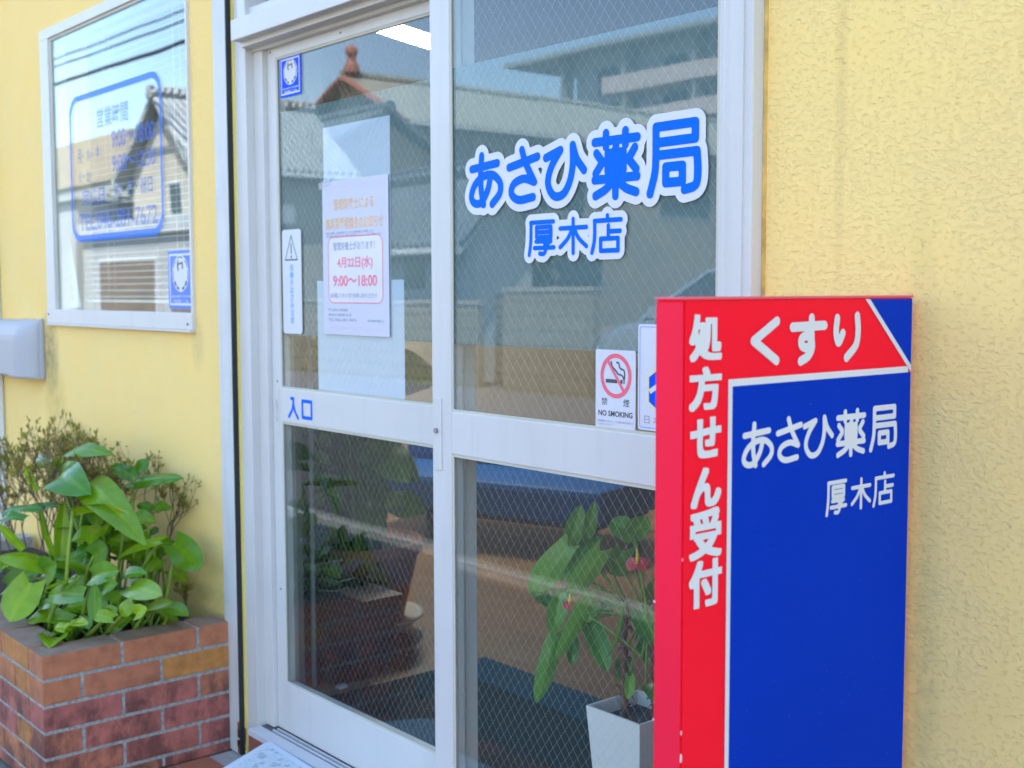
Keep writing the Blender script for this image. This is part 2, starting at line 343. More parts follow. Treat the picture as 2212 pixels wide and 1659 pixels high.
def fill(mb, xs, zs, F, mp, d=0.):        # filled area F<0 on a grid, edges interpolated
    nz, nx = F.shape; vid = {}; vs = []; fs = []
    def vert(key, p):
        if key not in vid: vid[key] = len(vs); vs.append(mp(p[0], p[1], d))
        return vid[key]
    I = F < 0
    for j in range(nz-1):
        i = 0
        while i < nx-1:
            q = I[j, i], I[j, i+1], I[j+1, i+1], I[j+1, i]
            if all(q):
                k = i
                while k+1 < nx-1 and I[j, k+2] and I[j+1, k+2]: k += 1
                fs.append((vert((j, i), (xs[i], zs[j])), vert((j, k+1), (xs[k+1], zs[j])), vert((j+1, k+1), (xs[k+1], zs[j+1])), vert((j+1, i), (xs[i], zs[j+1]))))
                i = k+1; continue
            if any(q):
                cs = [(j, i), (j, i+1), (j+1, i+1), (j+1, i)]; poly = []
                for a in range(4):
                    c0, c1 = cs[a], cs[(a+1) % 4]
                    if I[c0]: poly.append(vert(c0, (xs[c0[1]], zs[c0[0]])))
                    if I[c0] != I[c1]:
                        t = F[c0]/(F[c0]-F[c1]); k0, k1 = sorted((c0, c1))
                        poly.append(vert((k0, k1), (xs[c0[1]]+t*(xs[c1[1]]-xs[c0[1]]), zs[c0[0]]+t*(zs[c1[0]]-zs[c0[0]]))))
                if len(poly) >= 3: fs.append(tuple(poly))
            i += 1
    mb.add(vs, fs)
def strokes(glyphs, r, mp, d, grow=0., res=.0022, squash=None):  # glyphs: (char, x0,x1,z0,z1)
    segs = [s for g in glyphs for s in glyph_segs(g[0], *g[1:], r)]
    x0 = min(g[1] for g in glyphs)-grow-.01; x1 = max(g[2] for g in glyphs)+grow+.01
    z0 = min(g[3] for g in glyphs)-grow-.01; z1 = max(g[4] for g in glyphs)+grow+.01
    xs = np.arange(x0, x1, res); zs = np.arange(z0, z1, res); X, Z = np.meshgrid(xs, zs)
    mb = MB(); fill(mb, xs, zs, seg_dist(X, Z, segs)-r-grow, mp, d); return mb
def chars(glyphs, r, mp, d, mat, parent, res):
    for g in glyphs: strokes([g], r, mp, d, res=res).build('character', mat, parent)
def lines(rows, mat, parent, mp, d=.0009):
    for r_ in rows: text(MB(), r_[0], *r_[1:5], mp, d, *(r_[5:] or (0.,))).build('text_line', mat, parent)
def gothic(glyphs, grow, mp, d, res=.0007):  # heavy square-cut lettering
    mb = MB()
    for ch, x0, x1, z0, z1 in glyphs:
        sg = font_segs(ch, x0+grow, x1-grow, z0+grow*.8, z1-grow*.8)
        xs = np.arange(x0-.004, x1+.004, res); zs = np.arange(z0-.004, z1+.004, res); X, Z = np.meshgrid(xs, zs)
        F = seg_dist(X, Z, sg); F[inside(X, Z, sg)] *= -1
        k = max(1, int(round(grow/res))); kz = max(1, int(round(grow*.75/res))); G = F.copy()
        for a in range(-k, k+1): G = np.minimum(G, np.roll(F, a, 1))
        F = G.copy()
        for a in range(-kz, kz+1): G = np.minimum(G, np.roll(F, a, 0))
        fill(mb, xs, zs, G, mp, d)
    return mb
def text(mb, body, x0, x1, z0, z1, mp, d=0., bold=0., vertical=False):
    if vertical:
        h = (z1-z0)/len(body)
        for i, ch in enumerate(body):
            if ch != ' ': text(mb, ch, x0, x1, z1-(i+.94)*h, z1-(i+.06)*h, mp, d, bold)
        return mb
    v, f = font_mesh(body, bold)
    if not len(v): return mb
    mn, mx = v.min(0), v.max(0)
    v = (v-mn)/np.maximum(mx-mn, 1e-6)*[x1-x0, z1-z0]+[x0, z0]
    return mb.add([mp(a, b, d) for a, b in v], f)
class TX:                                  # lines of print, each line a part of its own
    def __init__(s): s.l = []
    def __len__(s): return len(s.l)
    def new(s): s.l.append(MB()); return s.l[-1]
    def add(s, v, f): s.new().add(v, f); return s
    def build(s, name, mat, parent):
        for m_ in s.l:
            if m_.v: m_.build(name, mat, parent)
def rrect(x0, x1, z0, z1, r, n=5):
    o = []
    for cx, cz, a0 in ((x1-r, z1-r, 0), (x0+r, z1-r, 90), (x0+r, z0+r, 180), (x1-r, z0+r, 270)):
        for k in range(n+1):
            a = R(a0+90*k/n); o.append((cx+r*math.cos(a), cz+r*math.sin(a)))
    return o
def sheet(poly, mp, d, th=.0006): return MB().prism(poly, lambda a, b, q: mp(a, b, d+q), 0, th)
def ring(mb, outer, inner, mp, d):
    n = len(outer); mb.add([mp(a, b, d) for a, b in outer]+[mp(a, b, d) for a, b in inner], [(i, (i+1) % n, n+(i+1) % n, n+i) for i in range(n)]); return mb
def ell(cx, cz, rx, rz, n=40, a0=0, a1=360):
    return [(cx+rx*math.cos(R(a0+(a1-a0)*k/n)), cz+rz*math.sin(R(a0+(a1-a0)*k/n))) for k in range(n if a1-a0 == 360 else n+1)]
def rect(x0, x1, z0, z1): return [(x0, z0), (x1, z0), (x1, z1), (x0, z1)]

# =================================================================== SETTING: ground
ASPH = pmat('asphalt', (.032, .032, .034), .9, .2, 40, .004, 160)  # near road kept extra dark to stand in for building shade
CONC = pmat('pavement concrete', (.13, .13, .12), .9, .15, 5, .003, 120)
PAINT = pmat('worn road paint', (.24, .24, .24), .7, .25, 14)
def sheetz(name, x0, x1, y0, y1, z, mat):
    o = MB().add([(x0, y0, z), (x1, y0, z), (x1, y1, z), (x0, y1, z)], [(0, 1, 2, 3)]).build(name, mat); o['kind'] = 'structure'; return o
GRD = pmat('bare ground', (.22, .20, .16), .95, .2, 3, .01, 30)
sheetz('ground', -400, 400, -400, 400, -.03, GRD)
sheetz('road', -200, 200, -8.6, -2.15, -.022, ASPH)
sheetz('pavement', -200, 200, -1.9, -.62, -.012, CONC)
sheetz('gutter', -200, 200, -2.15, -1.9, -.017, pmat('gutter concrete', (.13, .13, .125), .9, .12, 6))
lm = MB()
for i in range(26): lm.box(-46+3.0*i, -46+3.0*i+2.97, -2.075, -2.025, -.0165, -.0125)
o = lm.build('road_line', PAINT); o['kind'] = 'structure'
sheetz('sunlit_road_strip', -200, 200, -8.6, -6.6, -.0195, pmat('sunlit road tone', (.22, .20, .19), .9, .2, 9, .004, 120))  # lighter tone paints sunlight onto the far side of the road
lm = MB().box(-100, 100, -8.35, -8.22, -.019, -.0155); o = lm.build('far_road_line', PAINT); o['kind'] = 'structure'
# brick tiles before the door
TILE = pmat('brick floor tile', (.36, .135, .075), .8, .18, 9, .001, 90, tone=[(.75, .75, .75), (1, 1, 1), (1.25, 1.15, 1.05)])
tb = MB(); gx = -.228
gr = B(-.227, 2.6, -.62, -.001, -.011, -.004).build('entrance_paving', pmat('tile grout', (.38, .36, .33), .95, .1, 60)); gr['kind'] = 'structure'
for i in range(28):
    for j in range(6):
        x0 = -.222+i*.104; y0 = -.614+j*.104
        if y0+.1 < -.001: tb.box(x0, x0+.098, y0, y0+.098, -.0035, .0, .0015, tone=rnd.random())
o = tb.build('entrance_tiles', TILE); o['kind'] = 'structure'

# =================================================================== THE PHARMACY
bld = thing('pharmacy_building', (0.8, 0, 0), 'yellow stucco pharmacy front with a white aluminium sliding door and one window', 'building')
FZ = .12                                   # inside floor level
fw = MB()
TOP = 3.15
fw.box(-7, -1.64, 0, .16, -.02, TOP); fw.box(-1.64, -.449, 0, .16, -.02, 1.215); fw.box(-1.64, -.449, 0, .16, 2.245, TOP)
fw.box(-.449, -.252, 0, .16, -.02, TOP); fw.box(1.643, 7, 0, .16, -.02, TOP); fw.box(-.252, 1.643, 0, .16, 2.62, TOP)
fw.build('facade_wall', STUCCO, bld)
IW = pmat('inside wallpaper', (.50, .47, .42), .85, .06, 3, .001, 200)
fl = pmat('wood floor', (.36, .21, .09), .4, .2, 2, col2=(.46, .29, .13))
# plank floor
pf = MB()
for j in range(40):
    y0 = .06+.12*j; xx = -3.4-rnd.random()
    while xx < 4:
        x1 = min(4.2, xx+1.1+rnd.random()*.5); pf.box(max(xx, -3.4), x1-.002, y0, y0+.118, FZ-.02, FZ, tone=rnd.random()); xx = x1
PLK = pmat('wood plank', (.27, .165, .08), .38, .12, 12, tone=[(.8, .8, .8), (1, 1, 1), (1.18, 1.12, 1.05)])
pf.build('floor', PLK, bld)
B(-3.45, 4.25, .0, 4.9, FZ-.08, FZ-.022).build('floor_slab', CONC, bld)
B(-3.6, -3.45, .16, 4.9, -.02, 2.62).add([], []).build('inner_wall', IW, bld)
B(4.25, 4.4, .16, 4.9, -.02, 2.62).build('inner_wall', IW, bld)
B(-3.6, 4.4, 4.9, 5.05, -.02, 2.62).build('inner_wall', IW, bld)
B(-.42, -.230, .16, .222, FZ, 2.62).build('inner_wall', pmat('concrete return', (.40, .38, .36), .9, .1, 12, .002, 150), bld)
B(-.2515, -.205, 0, .159, -.02, 2.61).build('inner_wall', IW, bld)
B(-3.6, 4.4, .16, 4.9, 2.62, 2.75).build('ceiling', pmat('ceiling board', (.08, .09, .10), .9, .04, 3), bld)
B(-7.2, 7.2, -.25, 7, TOP, TOP+.14).build('roof', pmat('roof slab', (.35, .35, .36), .8), bld)
B(-3.44, -1.35, 1.0, 1.08, FZ, 2.61).build('inner_wall', IW, bld)  # added partition, keeps lamp light out of the window room
MB().box(1.6435, 1.650, -.003, .002, -.0, 2.6).build('crevice_strip', pmat('dark yellow crevice', (.62, .40, .10), .8, .3, 30), bld)  # dark strip added in place of crevice shade beside the frame
B(-3.45, 1.2, 2.75, 2.85, FZ, FZ+.02).build('skirting', pmat('skirting', (.25, .16, .08), .6), bld)

# ---- shutter guide beside the entrance
sg = B(-.252, -.176, -.0265, -.001, .0, TOP-.02, .002).build('shutter_guide', RAIL, bld)
B(-.1759, -.1697, -.0255, -.001, .0, TOP-.02).build('groove_shade', DARK, sg)  # solid dark strip standing in for shade inside the groove
B(-.1696, -.1595, -.0115, -.001, .0, TOP-.02).build('guide_liner', YEL, sg)
rb = MB()
for k in range(9):
    zz = .0+rnd.random()*.07; rb.box(-.188+rnd.random()*.010, -.1752, -.0272, -.02, zz, zz+.01+rnd.random()*.02, .001)
for k in range(5): rb.box(-.1705, -.164+rnd.random()*.004, -.0122, -.006, .01+k*.012, .02+k*.014, .001)
rb.build('rust_patch', RUST, sg)
# ---- door frame
DF = MB()
DF.box(-.1595, -.099, -.008, .10, .025, 2.9, .002)      # outer jamb (guide side)
DF.box(-.099, -.050, .016, .10, .103, 1.963, .002)
DF.box(1.580, 1.643, -.03, .10, .02, 2.9, .003)
DF.box(1.597, 1.626, -.0335, -.03, .02, 2.9)
DF.box(-.098, .757, -.050, .10, 1.985, 2.04, .003)       # head beam
DF.box(-.098, .757, -.022, .10, 1.972, 1.985)
DF.box(-.099, .757, .012, .10, 1.963, 1.972)
DF.box(-.098, -.055, -.03, .09, 2.04, 2.9, .002); DF.box(-.055, .757, -.018, .09, 2.04, 2.07, .002)   # transom frame
DF.build('door_frame', WHITE, bld)
tr = B(-.055, .757, .03, .036, 2.07, 2.6).build('transom_window', GLASS, bld)
B(-.055, .757, .06, .066, 2.07, 2.6).build('backing', pmat('dark board', (.12, .12, .13), .6), tr)
sl = MB()
sl.box(-.098, 1.643, -.040, .0, .082, .100, .002); sl.box(-.098, 1.643, .0, .10, .062, .090)
for y in (.006, .020, .062): sl.box(-.04, 1.56, y, y+.004, .090, .103)
sl.build('door_sill', pmat('sill aluminium', (.58, .59, .59), .35, .05, 10), bld)
ts = MB()
for i in range(9): ts.box(-.10+i*.21, -.10+i*.21+.2, -.0375, .0, .0, .0805, .002, tone=rnd.random())
ts.build('brick_sill', pmat('brown sill tile', (.30, .10, .065), .7, .15, 12, .001, 80, tone=[(.8, .8, .8), (1.15, 1.1, 1.1)]), bld)

# ---- wired glass
def wires(x0, x1, z0, z1, y, p=.0238, slope=1.28, r=.00016):
    mb = MB()
    for sgn in (1, -1):
        k = -int((z1-z0)/slope/p)-2
        while x0+k*p < x1+(z1-z0)/slope+p:
            xa = x0+k*p; a = (xa, z0 if sgn > 0 else z1); dx = (z1-z0)/slope
            b = (xa+dx, z1 if sgn > 0 else z0); k += 1
            # clip to x-range
            t0, t1 = max(0, (x0-a[0])/dx), min(1, (x1-a[0])/dx)
            if t1-t0 < .01: continue
            P = lambda t: (a[0]+t*dx, y, a[1]+t*(b[1]-a[1]))
            mb.tube([P(t0), P(t1)], r, 3, cap=False)
    return mb
def pane(parent, x0, x1, z0, z1, y, name='glass_pane', film=None, fo_=.0034):
    g = B(x0, x1, y-.0015, y+.0015, z0, z1).build(name, GLASS, parent)
    wires(x0, x1, z0, z1, y).build('wire_mesh', WIRE, g)
    gk = MB(); t = .006
    gk.box(x0, x0+t, y-.0045, y-.0016, z0, z1); gk.box(x1-t, x1, y-.0045, y-.0016, z0, z1)
    gk.box(x0+t, x1-t, y-.0045, y-.0016, z0, z0+t); gk.box(x0+t, x1-t, y-.0045, y-.0016, z1-t, z1)
    gk.build('gasket', GASK, g)
    if film: B(x0+.001, x1-.001, y+fo_, y+fo_+.0004, film[0], film[1]).build('frosted_film', FILM, g)
    return g
# sliding leaf (behind)
leaf = B(-.049, -.004, .030, .062, .103, 1.963, .002)
leaf.box(.752, .808, .030, .062, .103, 1.963, .002)
leaf.box(-.004, .752, .030, .062, 1.937, 1.963, .0015); leaf.box(-.004, .752, .030, .062, .966, 1.057, .002); leaf.box(-.004, .752, .030, .062, .103, .239, .002)
dr = leaf.build('sliding_door', WHITE2, bld)
pane(dr, -.004, .752, 1.057, 1.937, .0365, film=(1.201, 1.793)); pane(dr, -.004, .752, .239, .966, .0365)
h = MB(); h.box(-.034, -.014, .0285, .030, .93, 1.055, .0008); h.build('pull_handle', WHITE2, dr)
B(-.028, -.020, .0278, .0286, .965, 1.025).build('pull_recess', TRACK, dr)
SCR = pmat('dark screw', (.12, .12, .12), .5)
for x, z in ((-.028, 1.955), (.32, 1.951), (-.020, 1.075), (-.022, .50)):
    MB().prism(ell(x, z, .0028, .0028, 10), lambda a, b, d: (a, d, b), .0285, .0305).build('screw', SCR, dr)
# fixed panel (in front)
fp = B(.757, .826, -.022, .012, .100, 2.9, .003)
fp.box(1.567, 1.580, -.022, .012, .100, 2.9, .002)
fp.box(.826, 1.567, -.022, .012, .965, 1.057, .002); fp.box(.826, 1.567, -.022, .012, .100, .235, .002); fp.box(.826, 1.567, -.022, .012, 2.30, 2.36, .002)
fo = fp.build('fixed_panel', WHITE2, bld)
pane(fo, .826, 1.567, 1.057, 2.30, -.0155, film=(1.204, 1.789), fo_=.0017); pane(fo, .826, 1.567, .235, .965, -.0155)
lk = B(.768, .793, -.0245, -.022, .925, 1.085, .001).build('lock_plate', WHITE2, fo)
MB().prism(ell(.776, 1.012, .006, .006, 14), lambda a, b, d: (a, d, b), -.029, -.0245).build('lock_cylinder', pmat('lock metal', (.35, .34, .32), .35, metal=.8), lk)

# ---- window
wn = MB()
wn.box(-1.662, -1.578, -.010, .05, 1.256, 2.232, .002)
wn.box(-.458, -.447, -.010, .05, 1.256, 2.232, .0008); wn.box(-1.662, -.447, -.010, .05, 2.232, 2.268, .002)
wn.box(-1.662, -.447, -.013, .05, 1.205, 1.256, .002)
wo_ = wn.build('window', WHITE, bld)
wb = MB(); wb.box(-1.578, -1.562, -.003, .05, 1.256, 2.232); wb.box(-1.562, -.458, -.003, .05, 2.222, 2.232); wb.build('window_bead', GASK, wo_)
B(-1.578, -.458, .001, .005, 1.256, 2.232).build('glass_pane', GLASSW, wo_)
bl = MB()
for k in range(44):
    z = 1.30+.0215*k; bl.add([(-1.55, .075, z), (-.47, .075, z), (-.47, .095, z+.007), (-1.50, .095, z+.007)], [(0, 1, 2, 3)])
bl.box(-1.50, -.47, .072, .098, 2.24, 2.27); bl.box(-1.50, -.47, .074, .096, 1.283, 1.292)
for x in (-1.28, -.72): bl.tube([(x, .074, 1.28), (x, .074, 2.25)], .001, 4); bl.tube([(x, .096, 1.28), (x, .096, 2.25)], .001, 4)
bl.build('window_blind', pmat('blind slat', (.66, .72, .68), .5), wo_)
B(-1.662, -.447, -.017, .0, 1.198, 1.2045, .001).build('window_sill', WHITE, wo_)
for x, z in ((-.475, 1.222), (-1.64, 1.238)): MB().prism(ell(x, z, .004, .004, 10), lambda a, b, d: (a, d, b), -.0145, -.012).build('screw', DARK, wo_)

# =================================================================== STANDING SIGN
SX0, SX1, SY0, SY1, SZ = 1.889, 1.931, -.516, -.02, 1.306
RED = pmat('red sign vinyl', (.95, .010, .030), .35, .06, 1.6, spec=.05)
SBL = pmat('blue sign vinyl', (.0, .033, .40), .35, .08, 2, spec=.03)
nt = SBL.node_tree; L = nt.links.new; bs = nt.nodes['Principled BSDF']; s0 = bs.inputs['Base Color'].links[0].from_socket
tc = NN(nt, 'ShaderNodeTexCoord'); n = NN(nt, 'ShaderNodeTexNoise'); n.inputs['Scale'].default_value = 300; n.inputs['Detail'].default_value = 1; L(tc.outputs['Object'], n.inputs['Vector'])
k = NN(nt, 'ShaderNodeMapRange'); k.inputs['From Min'].default_value = .76; k.inputs['From Max'].default_value = .80; k.inputs['To Max'].default_value = .22; L(n.outputs['Fac'], k.inputs[0])
x = NN(nt, 'ShaderNodeMix', data_type='RGBA'); L(k.outputs[0], x.inputs[0]); L(s0, x.inputs[6]); x.inputs[7].default_value = (.4, .45, .6, 1); L(x.outputs[2], bs.inputs['Base Color'])
sgn = thing('standing_sign', ((SX0+SX1)/2, (SY0+SY1)/2, 0), 'tall red and blue board sign with white lettering standing right of the entrance', 'sign')
B(SX0, SX1-.001, SY0+.001, SY1, .0, SZ, .0015).build('sign_body', RED, sgn)
sm = sgn_map(SX1)
B(SX0+.0005, SX1+.0002, SY0-.001, SY0+.001, .0, SZ-.004).build('edge_strip', pmat('red edge strip', (.95, .020, .055), .4, .05, 3, spec=.08), sgn)
B(SX0-.002, SX1+.003, SY0-.002, SY1+.001, SZ-.0005, SZ+.003, .001).build('top_cap', pmat('red top cap', (.70, .10, .14), .4, .08), sgn)
fp_ = sheet([(SY0+.004, .0), (SY1, .0), (SY1, SZ-.001), (SY0+.004, SZ-.001)], sm, 0, .0008).build('front_panel', RED, sgn)
sheet([(-.424, .0), (-.0205, .0), (-.0205, 1.197), (-.424, 1.197)], sm, .001).build('blue_field', SBL, sgn)
sheet([(-.128, SZ-.002), (-.0205, 1.207), (-.0205, SZ-.002)], sm, .001).build('blue_corner', SBL, sgn)
ln = MB()
for q in (rect(-.432, -.424, 0, 1.206), rect(-.424, -.028, 1.197, 1.206), [(-.139, SZ-.002), (-.0205, 1.197), (-.0205, 1.207), (-.128, SZ-.002)]):
    ln.add([sm(a, b, .0019) for a, b in q], [(0, 1, 2, 3)])
ln.build('white_border', LETW, sgn)
chars([('く', -.390, -.331, 1.220, 1.283), ('す', -.310, -.228, 1.217, 1.286), ('り', -.214, -.150, 1.218, 1.287)], .0062, sm, .0022, LETW, sgn, .0012)
AS = [('あ', -.405, -.340, 1.089, 1.150), ('さ', -.336, -.279, 1.090, 1.152), ('ひ', -.279, -.209, 1.091, 1.149), ('薬', -.204, -.133, 1.085, 1.153), ('局', -.124, -.054, 1.087, 1.153)]
chars(AS, .0040, sm, .0022, LETW, sgn, .001)
chars([('厚', -.225, -.175, 1.007, 1.056), ('木', -.166, -.117, 1.008, 1.054), ('店', -.113, -.058, 1.007, 1.057)], .0028, sm, .0022, LETW, sgn, .0009)
for g in [('処', -.506, -.445, 1.230, 1.288), ('方', -.506, -.445, 1.170, 1.224), ('せ', -.503, -.445, 1.111, 1.162), ('ん', -.501, -.444, 1.050, 1.100), ('受', -.503, -.442, .986, 1.049), ('付', -.503, -.441, .925, .985)]: gothic([g], .0030, sm, .0022).build('character', LETW, sgn)
CHIP = pmat('bare edge', (.62, .62, .60), .7)
for z, q in ((.742, .0032), (.775, .0015), (.99, .0009)):
    MB().prism([(SY0-.0014+math.cos(a)*q*.55, z+math.sin(a)*q*1.7+rnd.uniform(-.001, .001)) for a in [k*.785 for k in range(8)]], lambda a, b, d: (d, a+.0035, b), SX1+.0008, SX1+.0016).build('paint_chip', CHIP, sgn)
for z, q in ((.93, .0015), (.78, .0012)):
    B(SX0-.001, SX0+q, SY0-.0018, SY0, z, z+q*1.6).build('paint_chip', CHIP, sgn)

# =================================================================== LETTERING AND STICKERS ON THE GLASS
YR = -.0178                                # outer face of the fixed pane
mr_ = fac_map(YR); ml_ = fac_map(.0343)
nm = [('あ', .888, 1.001, 1.487, 1.604), ('さ', 1.011, 1.114, 1.490, 1.605), ('ひ', 1.122, 1.246, 1.490, 1.601), ('薬', 1.258, 1.384, 1.482, 1.614), ('局', 1.399, 1.527, 1.480, 1.612)]
t = thing('shop_name_lettering', (1.2, YR, 1.48), 'large blue rounded lettering with a thick white outline on the right pane', 'lettering')
strokes(nm, .0084, mr_, .0004, grow=.0145).build('outline', LETW, t); chars(nm, .0084, mr_, .0012, BLUE, t, .0016)
bn = [('厚', 1.076, 1.158, 1.384, 1.456), ('木', 1.167, 1.249, 1.385, 1.458), ('店', 1.255, 1.340, 1.384, 1.460)]
t = thing('branch_name_lettering', (1.2, YR, 1.38), 'three small blue characters with a white outline below the big lettering on the right pane', 'lettering')
strokes(bn, .0044, mr_, .0004, grow=.0120).build('outline', LETW, t); chars(bn, .0044, mr_, .0012, BLUE, t, .0014)
t = thing('entrance_lettering', (.1, .0295, .977), 'two blue characters stuck on the middle rail of the sliding door', 'lettering'); chars([('入', .034, .091, .977, 1.037), ('口', .105, .160, .981, 1.034)], .0046, fac_map(.0295), 0, BLUE, t, .001)

# no-smoking sticker
NX0, NX1, NZ0, NZ1 = 1.270, 1.374, 1.064, 1.209
NZ0 += .088; NZ1 -= .0
def stk(name, x0, x1, z0, z1, mp, mat, label, cat='sticker', r=.004, group=None):
    t = thing(name, mp((x0+x1)/2, z0, 0), label, cat, group); sheet(rrect(x0, x1, z0, z1, r), mp, 0, .0005).build('backing', mat, t); return t
NX0, NX1, NZ0, NZ1 = 1.270, 1.374, 1.061+.012, 1.208+.0
mS = fac_map(-.0108)
t = stk('no_smoking_sticker', NX0, NX1, 1.062, 1.208, fac_map(-.0178), LETW, 'white no smoking sticker with a red crossed circle low on the right pane')
mS = fac_map(-.0178)
cx, cz, rx, rz = 1.3235, 1.160, .040, .0415
sy = ring(MB(), ell(cx, cz, rx, rz), ell(cx, cz, rx*.81, rz*.81), mS, .0012)
c_, s_ = math.cos(R(-50)), math.sin(R(-50))
bar = [(cx+a*c_*.9-b*s_*.9, cz+a*s_+b*c_) for a, b in ((-.036, -.003), (.036, -.003), (.036, .003), (-.036, .003))]
sy.add([mS(a, b, .0014) for a, b in bar], [(0, 1, 2, 3)]); sy.build('prohibition_mark', pmat('faded red', (.85, .12, .17), .5), t)
cg = MB()
for q in (rect(cx-.026, cx+.004, cz-.0135, cz-.0065), rect(cx+.012, cx+.017, cz-.0135, cz-.0065), rect(cx+.0185, cx+.020, cz-.0135, cz-.0065), rect(cx+.0218, cx+.0233, cz-.0135, cz-.0065)):
    cg.add([mS(a, b, .0009) for a, b in q], [(0, 1, 2, 3)])
for pl in ([(-.012, .027), (-.010, .018), (-.003, .012), (.002, .008), (.006, .004), (.014, .002), (.019, -.001), (.020, -.006)], [(.001, .025), (.008, .024), (.009, .018), (.012, .014), (.021, .011), (.023, .004), (.022, -.006)]):
    p = cr([(cx+a, cz+b) for a, b in pl], 4)
    for i in range(len(p)-1):
        d = p[i+1]-p[i]; n = np.array([-d[1], d[0]])/np.linalg.norm(d)*.0016
        cg.add([mS(*q, .0009) for q in (p[i]+n, p[i+1]+n, p[i+1]-n, p[i]-n)], [(0, 1, 2, 3)])
cg.build('cigarette_symbol', INK, t)
tx = TX(); text(tx, '禁', 1.286, 1.302, 1.104, 1.118, mS, .0009); text(tx, '煙', 1.343, 1.359, 1.104, 1.118, mS, .0009)
text(tx, 'NO SMOKING', 1.278, 1.367, 1.084, 1.0945, mS, .0009, .022); tx.build('caption', INK, t)
tx = TX(); text(tx, '受動喫煙防止のため、この店舗は終日禁煙です', 1.275, 1.370, 1.0725, 1.0765, mS, .0009); text(tx, '（ご協力ください）', 1.275, 1.315, 1.0665, 1.0705, mS, .0009)
tx.build('small_print', INKG, t)
# half-hidden sticker
t = stk('hexagon_sticker', 1.380, 1.505, 1.066, 1.257, fac_map(-.0178), LETW, 'larger white sticker with a blue hexagon half hidden by the red and blue sign', r=.006)
ring(MB(), rrect(1.384, 1.501, 1.070, 1.253, .005), rrect(1.3855, 1.4995, 1.0715, 1.2515, .004), mS, .0009).build('blue_line', pmat('thin blue line', (.2, .32, .85), .5), t)
hx = lambda r: [(1.4425+r*.96*math.cos(R(30+60*k)), 1.137+r*math.sin(R(30+60*k))) for k in range(6)]
hx = lambda r: [(1.4425+r*.9*math.cos(R(30+60*k)), 1.140+r*math.sin(R(30+60*k))) for k in range(6)]
sheet(hx(.0475), mS, .0007, .0002).build('hexagon_rim', pmat('yellow rim', (.80, .68, .12), .5), t); sheet(hx(.044), mS, .0011, .0002).build('hexagon', STB, t)
ck = MB()
for a, b in (((1.410, 1.136), (1.45, 1.160)), ((1.45, 1.160), (1.475, 1.13))):
    p, q = np.array(a), np.array(b); d = q-p; n = np.array([-d[1], d[0]])/np.linalg.norm(d)*.0045; ck.add([mS(*z, .0015) for z in (p+n, q+n, q-n, p-n)], [(0, 1, 2, 3)])
ck.build('white_stroke', LETW, t)
tx = TX(); text(tx, '日', 1.396, 1.409, 1.078, 1.092, mS, .0009); text(tx, '本', 1.418, 1.433, 1.078, 1.092, mS, .0009); tx.build('caption', INKG, t)

# security stickers
def security(name, x0, x1, z0, z1, y, label, blue):
    mp = fac_map(y); wd, hh = x1-x0, z1-z0
    t = stk(name, x0, x1, z0, z1, mp, blue, label, r=.003, group='blue security stickers')
    e = wd*.055
    ring(MB(), rect(x0+e, x1-e, z0+e, z1-e), rect(x0+e*1.7, x1-e*1.7, z0+e*1.7, z1-e*1.7), mp, .0009).build('white_line', LETW, t)
    cx, cz, rx, rz = x0+wd*.5, z0+hh*.60, wd*.33, hh*.315
    sheet(ell(cx, cz, rx, rz), mp, .0006, .0002).build('emblem_disc', LETW, t)
    k = MB()
    for sg_ in (-1, 1):
        for a0, a1, f in ((20, 52, .86), (-22, 12, .86), (-50, -28, .80), (-76, -56, .80)):
            oo = ell(0, 0, .93, .93, 6, a0, a1); ii = ell(0, 0, f, f, 6, a0, a1)
            q = [(cx+sg_*a*rx, cz+b*rz) for a, b in oo]+[(cx+sg_*(a-.06 if f < .85 else a)*rx, cz+b*rz) for a, b in ii[::-1]]
            k.add([mp(a, b, .001) for a, b in q], [tuple(range(len(q)))])
    for pl, wd_ in (([(-.28, .74), (-.32, .5), (-.30, .28), (-.2, .18)], .075), ([(.24, .66), (.26, .45), (.28, .25)], .07), ([(-.28, .50), (0, .56), (.24, .56)], .05), ([(-.34, .84), (0, .92), (.3, .84)], .035)):
        p = cr(pl, 4)
        for i in range(len(p)-1):
            d = p[i+1]-p[i]; n = np.array([-d[1], d[0]])/np.linalg.norm(d)*wd_
            k.add([mp(cx+q[0]*rx, cz+q[1]*rz, .001) for q in (p[i]+n, p[i+1]+n, p[i+1]-n, p[i]-n)], [(0, 1, 2, 3)])
    k.build('emblem_mark', pmat('dark emblem', (.05, .09, .11), .5), t)
    tx = TX(); text(tx, 'SECURITY SYSTEM', x0+wd*.13, x1-wd*.13, z0+hh*.19, z0+hh*.225, mp, .0009, .03); text(tx, '特別警備保障', x0+wd*.2, x1-wd*.2, z0+hh*.095, z0+hh*.155, mp, .0009, .02)
    tx.build('caption', LETW, t)
security('security_sticker', .014, .122, 1.829, 1.934, .0343, 'blue security sticker with white oval emblem in the sliding door glass corner', STB)
security('security_sticker.001', -.630, -.459, 1.268, 1.443, .0004, 'blue security sticker with white oval emblem in the side window corner', pmat('paler sticker blue', (.03, .16, .80), .4))

